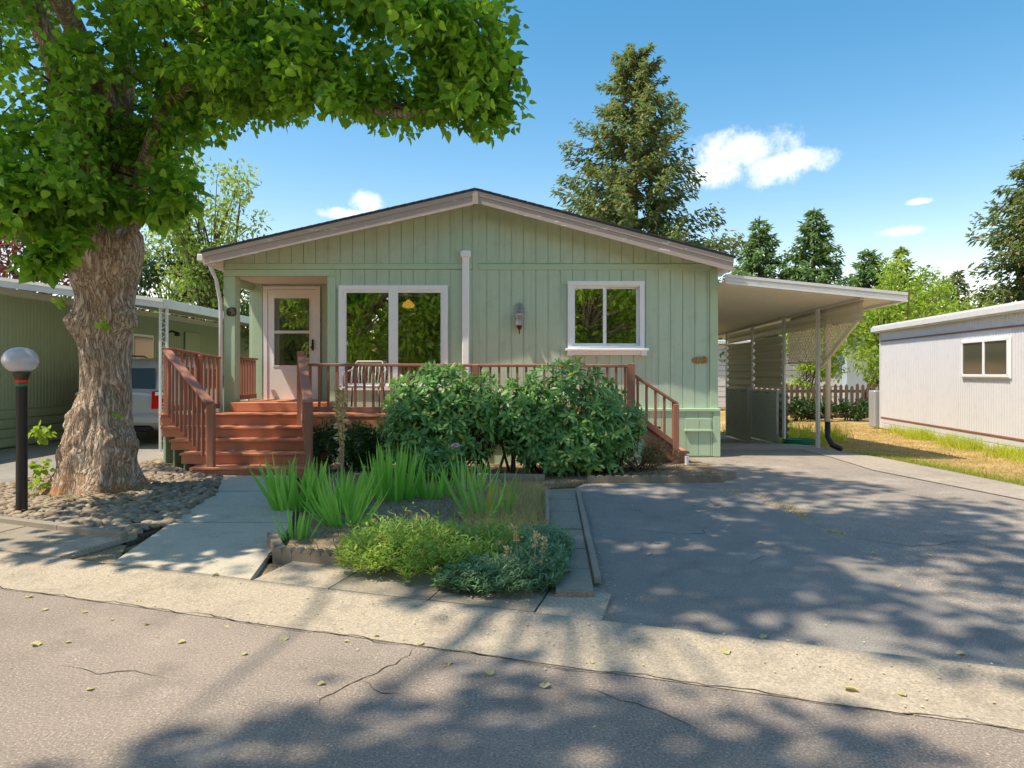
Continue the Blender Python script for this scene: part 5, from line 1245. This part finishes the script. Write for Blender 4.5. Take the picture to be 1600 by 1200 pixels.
def bush(name, label, blobs, n, mat, size, tmpl=LEAF_OVAL, base=None, cat='shrub', up=.0, stem=True, jit=.8, group=None):
    base = base or (blobs[0][0], blobs[0][1]); t = thing(name, label, cat, (*base, .03), group)
    cen = []; rad = []
    for (x, y, z, rx, ry, rz) in blobs:
        for k in range(int(20+60*rx)):
            d = rdir(1)[0]*(.55+.45*random.random()); cen.append((x+d[0]*rx*.82, y+d[1]*ry*.82, max(.06, z+d[2]*rz*.82))); rad.append(min(rx, rz)*random.uniform(.18, .34))
    o = list(leaf_cloud(cen, rad, n, 1.0, -up, size, jit)); o[0][:, 2] = np.maximum(o[0][:, 2], .045)
    if stem:
        mb = MB()
        for c in cen[::5]: mb.tube([(base[0]+random.gauss(0, .05), base[1]+random.gauss(0, .05), .02), ((base[0]+c[0])/2, (base[1]+c[1])/2, c[2]*.6), c], [.012, .008, .003], 4, False)
        mb.build('stems', M_twig, t, True, fix=False)
    finish(scatter('foliage', *tmpl, *o), 'foliage', mat, t); return t
bush('box_shrub', 'dark small-leaved shrub beside the front steps', [(X_(515,9.7),9.75,.42,.32,.35,.42),(X_(560,9.7),9.75,.40,.38,.35,.40),(X_(590,9.7),9.8,.35,.3,.3,.35)], 9000, F_box, (.03,.055), base=(-2.3,9.75))
bush('weedy_shrub', 'brownish straggly shrub beside the right-hand steps', [(X_(985,9.75),9.75,.22,.50,.32,.24),(X_(1035,9.8),9.8,.24,.36,.3,.26),(X_(930,9.6),9.5,.14,.4,.3,.15)], 3200, F_brown, (.03,.07), LEAF_LONG, (1.8,9.75))
# feathery mounds
def mound(name, label, parts, n, mat, size, tall=1.0):
    """stems rising from the soil and ending in whorls of narrow leaves"""
    x0 = parts[0]; t = thing(name, label, 'plant', (x0[0], x0[1], .03)); O = []; T = []; N = []; Sx = []
    for k in range(n):
        (x, y, rx, ry, h) = parts[RNG.choice(len(parts))]; a = random.random()*6.28; r = random.random()**.55
        bx, by = x+rx*r*math.cos(a), y+ry*r*math.sin(a); hh = h*(math.sqrt(max(0, 1-r*r*.9)))*random.uniform(.5, 1.0)*(1+.22*mnoise.noise((bx*5, by*5, 2)))*(1.35 if random.random() < .07 else 1)+.03
        lean = Vector((math.cos(a)*r*.5+random.gauss(0, .2), math.sin(a)*r*.5+random.gauss(0, .2), 1)).normalized(); tip = Vector((bx, by, .04))+lean*hh
        for j in range(7):
            f = .55+.45*j/6; p = Vector((bx, by, .04)).lerp(tip, f); b = 2.4*j+a; el = random.uniform(.1, .9)
            O.append(p); T.append((math.cos(b)*math.cos(el), math.sin(b)*math.cos(el), math.sin(el))); N.append((random.gauss(0, .3), random.gauss(0, .3), 1)); q = random.uniform(*size); Sx.append((q*.8, q, q))
    finish(scatter('foliage', *LEAF_LONG, O, T, N, Sx), 'foliage', mat, t); return t
mound('feathery_plant', 'sunlit yellow-green feathery mound at the front of the garden bed', [(X_(600,4.9),4.95,.30,.36,.28),(X_(680,4.9),4.85,.42,.40,.28),(X_(640,5.2),5.2,.46,.34,.27),(X_(750,5.0),5.05,.42,.40,.27)], 1900, F_mound, (.04,.07))
mound('blue_green_plant', 'low blue-green mound beside the worn slabs', [(X_(785,4.45),4.42,.34,.22,.19),(X_(835,4.7),4.75,.20,.40,.22),(X_(850,5.2),5.2,.17,.35,.20),(X_(735,4.4),4.42,.2,.15,.13)], 2300, F_blue, (.03,.055))
t = thing('seed_stalks', 'cream seed heads standing in the blue-green mound', 'plant', (.05,4.8,.03))
O=[];T=[];N=[];Sx=[]; mb = MB()
for (u, v) in ((793,875),(838,855),(850,862),(842,885),(846,900),(833,893),(800,890),(805,845)):
    p = P(u, v-14, 4.5+random.uniform(-.08, .08)); mb.tube([(p.x+random.gauss(0, .02), p.y, .04), p], .003, 4, False)
    for k in range(34):
        O.append(p+Vector((random.gauss(0, .012), random.gauss(0, .012), random.uniform(-.06, .035)))); T.append(rdir(1)[0]+np.array([0, 0, .3])); N.append(rdir(1)[0]); q = random.uniform(.018, .03); Sx.append((q, q, q))
mb.build('stalks', M_stalk, t, False, fix=False); finish(scatter('seed_heads', *LEAF_QUAD, O, T, N, Sx), 'seed_heads', F_seed, t, kind='stuff')
# sword-leaved clumps
def swords(name, label, base, n, h, spread, mat, w=.03, fan=.25, lean=(0, 0), group='sword-leaved clumps in the garden bed', arch=1.0):
    t = thing(name, label, 'plant', (*base, .03), group); O = []; T = []; N = []; Sx = []
    for k in range(n):
        a = random.random()*6.28; r = spread*math.sqrt(random.random()); o = (base[0]+r*math.cos(a), base[1]+r*.7*math.sin(a), .035)
        ln = random.uniform(.62, 1.05)*h; ti = Vector((math.cos(a)*fan*r/spread+random.gauss(0, .1)+lean[0], math.sin(a)*fan*r/spread+random.gauss(0, .1)+lean[1], 1)); aa = random.random()*6.28
        nn = Vector((ti.x*1.0+random.gauss(0, .35), ti.y-.55+random.gauss(0, .35), .1)); O.append(o); T.append(ti); N.append(nn); bend = 2.6 if random.random() < .14 else 1.0; ti2 = ti+Vector((random.gauss(0, .35), random.gauss(0, .35), 0))*(bend > 1); T[-1] = ti2; Sx.append((w*random.uniform(.55, 1.25), ln*random.uniform(.8, 1), -ln*.4*arch*bend*random.uniform(.3, 1.3)))
    return finish(scatter('blades', *BLADE, O, T, N, Sx), 'blades', mat, t)
swords('crocosmia', 'tall sword-leaved clump beside the path slabs', (-2.18,6.95), 72, .62, .24, F_iris, .042, .45)
swords('crocosmia', 'sword-leaved clump in the middle of the row behind the path corner', (-1.72,6.85), 66, .56, .24, F_iris, .042, .55)
swords('crocosmia', 'tallest upright sword-leaved clump below the first rhododendron', (-1.32,7.55), 72, .74, .24, F_iris, .042, .3)
swords('crocosmia', 'narrow sword-leaved clump right of the tallest clump', (-.88,7.65), 28, .46, .18, F_iris, .036, .35)
swords('crocosmia', 'sparse sword-leaved clump below the small pink flower', (-.52,7.7), 34, .56, .18, F_iris, .026, .4)
swords('crocosmia', 'short sword-leaved clump at the front corner of the bed', (-1.78,5.75), 24, .32, .13, F_iris, .024, .5)
swords('crocosmia', 'low arching clump with drooping blades beside the stone edging', (-1.52,6.3), 60, .5, .2, F_iris, .024, 1.1, arch=2.0)
swords('iris', 'pale broad-bladed iris with arching tips beside the dry grass', (-.3,6.55), 18, .68, .13, F_irisp, .048, .55, arch=1.5)
swords('iris', 'small pale iris fan beside the dry grass patch', (-.06,6.7), 9, .45, .07, F_irisp, .04, .5)
# dead flower stalk
t = thing('dead_stalk', 'tall dry flower stalk with withered leaves before the deck rail', 'plant', (X_(532,8.3),8.3,.03))
mb = MB(); O=[];T=[];N=[];Sx=[]
for dx in (-.03, .05):
    q = [Vector((X_(532,8.3)+dx*k/6+.02*math.sin(k), 8.3, .03+k*.21)) for k in range(7)]; q[-1].z = 1.32-abs(dx)*2; mb.tube(q, [.012-.0012*k for k in range(7)], 6, False)
    for k in range(120):
        f = random.random()**.7; p = q[0].lerp(q[-1], .3+.7*f); O.append(p); T.append((random.gauss(0, 1), random.gauss(0, 1), random.gauss(-.3, .8))); N.append(rdir(1)[0]); s = random.uniform(.035, .085); Sx.append((s, s, s))
mb.build('stalk', M_stalk, t, True, fix=False); finish(scatter('withered_leaves', *LEAF_OVAL, O, T, N, Sx), 'withered_leaves', F_seed, t)
# ------------------------------------------------------------------ grasses (uncountable)
def grass(name, label, sampler, n, h, w, mat, zf=lambda x, y: 0, lean=.35):
    pts = []
    while len(pts) < n:
        p = sampler()
        if p: pts.append(p)
    pts = np.array(pts); z = np.array([zf(*p) for p in pts]); O = np.column_stack([pts, z-.005]); a = RNG.normal(size=(n, 2))*lean
    T = np.column_stack([a, np.ones(n)]); N = np.column_stack([RNG.normal(size=(n, 2)), np.full(n, .2)]); hh = RNG.uniform(.5, 1.1, n)*h
    o = finish(scatter(name, *BLADE, O, T, N, np.column_stack([np.full(n, w)*RNG.uniform(.6, 1.3, n), hh, hh])), name, mat, None, kind='stuff'); o['label'] = label
lawn_poly = [(6.05,11.5),(6.3,8.5),(6.95,4.5),(9,4.5),(8.7,10.5),(9.4,17.6),(9.6,21),(6.0,21),(5.9,13)]
def in_poly(poly, xr, yr, pw=1.0):
    def f():
        p = (random.uniform(*xr), yr[0]+(yr[1]-yr[0])*random.random()**pw)
        return p if inside(p, poly) else None
    return f
gl_ = lambda x, y: -.03+gz(x, y)
grass('dry_grass', 'short sun-dried lawn between carport and white home', in_poly(lawn_poly, (5.9,9.7), (4.5,21), 1.3), 26000, .05, .007, F_lawn, gl_, .7)
def edge_green():
    y = random.uniform(7.0, 12.0); x = np.interp(y, [7,8.5,11.3,12.2], [6.46,6.3,6.1,6.0])+abs(random.gauss(0, .28)); return (x, y)
grass('green_grass', 'green grass fringe along the driveway edge', edge_green, 7000, .085, .007, F_lawng, gl_, .5)
def by_wall():
    t = random.uniform(1.1, 7); q = nrp(t, abs(random.gauss(0, .2))+.05); return (q.x, q.y) if mnoise.noise((t*1.6, 2, 0))+.25 > random.random()*.6 else None
grass('tall_weeds', 'tall yellow-green weeds along the foot of the white home', by_wall, 3000, .26, .010, F_weedy, gl_, .45)
def dry_patch():
    p = (random.uniform(-.45, .38), random.uniform(5.9, 8.4)); return p if inside(p, [(-.3,5.9),(.28,5.9),(.38,8.0),(.3,8.5),(-.5,8.2),(-.6,7.0)]) else None
grass('dry_grass_patch', 'pale dead grass between iris and worn slabs', dry_patch, 5200, .16, .006, F_dry, lambda x, y: .035, .8)
def bed_litter():
    p = (random.uniform(-2.1, 2.9), random.uniform(4.9, 9.6)); return p if inside(p, [(-1.75,5.2),(-1.1,4.95),(.2,5.6),(.35,7.9),(.45,8.62),(2.6,8.85),(2.9,9.3),(2.6,9.8),(-2.3,9.3),(-2.2,7.4)]) else None
grass('bed_weeds', 'thin dry weeds scattered over the bed soil', bed_litter, 3800, .09, .007, F_brown, lambda x, y: .035, .9)
def yard_weeds():
    p = (random.uniform(5.95, 7.4), random.uniform(14.8, 19.5)); return p if mnoise.noise((p[0]*2.2, p[1]*2.2, 4)) > .02 else None
grass('yard_weeds', 'tall straw and green weeds behind the carport posts', yard_weeds, 1900, .42, .014, F_weedy, gl_, .3)
def seams():
    c = random.random()
    if c < .5: px = random.uniform(1080, 1600); x, y = GP(px, np.interp(px, [1080, 1237, 1600], [1003, 1022, 1066])+random.gauss(0, 1.5)); return (x, y) if mnoise.noise((x*3, y*3, 0)) > -.05 else None
    px = random.uniform(1130, 1320); x, y = GP(px, np.interp(px, [1130, 1200, 1240, 1310], [770, 788, 806, 842])+random.gauss(-4, 5)); return (x, y) if mnoise.noise((x*4, y*4, 5)) > .1 else None
grass('crack_weeds', 'straw coloured weeds growing in the asphalt seams', seams, 1500, .035, .006, F_dry, lambda x, y: .025, .9)
bush('fence_bush', 'dark ivy-like bush along the foot of the picket fence', [(8.9,20.6,.35,.9,.4,.4),(10.2,20.7,.3,.8,.4,.35),(7.6,20.5,.4,.7,.4,.5)], 4200, F_box, (.08,.14), base=(9,20.6))
# ------------------------------------------------------------------ fallen leaves
def surf(x, y):
    n = (x*SN.x+(y-3.42)*SN.y)
    if n < 0: return .004, 'road asphalt'
    if n < .53: return float(np.interp(n, [0, .06, .2, .36, .47, .53], [.008, .01, .012, .034, .054, .056])), 'concrete kerb'
    return (.03, 'asphalt driveway') if x > .6 else (.06, 'paving slabs')
lm = []
for k in range(5):
    T_, F_ = LEAF_HEART; r = random.Random(k); me = bpy.data.meshes.new('fallen_leaf'); me.from_pydata([(x*(.8+.3*r.random()), y, z*2.2*r.uniform(.4, 1.4)+.06*r.random()) for x, y, z in T_], [], F_); me.materials.append(F_fall); lm.append(me)
leaf_px = [(44,935),(70,955),(128,958),(176,970),(216,940),(225,977),(350,980),(380,1025),(448,997),(585,995),(538,1003),(1082,795),(1185,854),(960,964),(1018,871),(1360,870),(1450,872),(1403,921),(1509,1031),(925,1040),(850,1077),(770,1056),(655,1010),(508,1068),(135,1080),(330,912),(418,880),(640,925),(1190,1007),(1240,1020),(1320,1080),(1405,1090),(60,1010),(290,1003),(102,1005),(700,1035),(1130,1030),(1040,992),(500,745),(300,815)]
for i, (u, v) in enumerate(leaf_px):
    x, y = GP(u, v); o = bpy.data.objects.new('fallen_leaf', lm[i % 5]); C.objects.link(o); s = random.uniform(.026, .056)
    z, sl = surf(x, y)
    o.location = (x, y, z); o.rotation_euler = (random.gauss(0, .15), random.gauss(0, .15), random.uniform(0, 6.28)); o.scale = (s, s, s)
    tag(o, 'pale fallen leaf lying on the '+sl, 'leaf', 'fallen leaves')
def crumbs():
    n = 900; O = []
    while len(O) < n:
        c = random.random(); x = random.uniform(-4.5, 5.5); y = random.uniform(2.6, 9)
        if c < .45: y = GB(x)+random.gauss(-.1, .25)
        elif c < .6: x = random.uniform(.25, .8); y = random.uniform(4.1, 8.3)
        if inside((x, y), [(-1.9,5.2),(.2,4.4),(.3,8.5),(-3,9.2)]): continue
        O.append((x, y, surf(x, y)[0]+.005))
    O = np.array(O); n = len(O); o = finish(scatter('leaf_litter', *LEAF_QUAD, O, np.column_stack([RNG.normal(size=(n, 2)), np.zeros(n)]), np.column_stack([RNG.normal(size=(n, 2))*.3, np.ones(n)]), RNG.uniform(.008, .022, n)), 'leaf_litter', F_fall, None, kind='stuff'); o['label'] = 'small leaf crumbs and bud scales strewn over paving'
crumbs()
def bark_chips():
    n = 700; a = RNG.random(n)*6.283; r = .5+.9*RNG.random(n)**1.5; O = np.column_stack([TB.x+r*np.cos(a)*1.15+.1, TB.y-.1+r*np.sin(a)*.9, .085+.02*RNG.random(n)])
    O = O[[inside((p[0], p[1]), rock_poly) for p in O]]; n = len(O)
    o = finish(scatter('bark_litter', *LEAF_LONG, O, np.column_stack([RNG.normal(size=(n, 2)), RNG.normal(size=n)*.2]), np.column_stack([RNG.normal(size=(n, 2))*.4, np.ones(n)]), RNG.uniform(.03, .11, n)), 'bark_litter', F_brown, None, kind='stuff'); o['label'] = 'bark flakes and dry twigs around the trunk foot'
bark_chips()
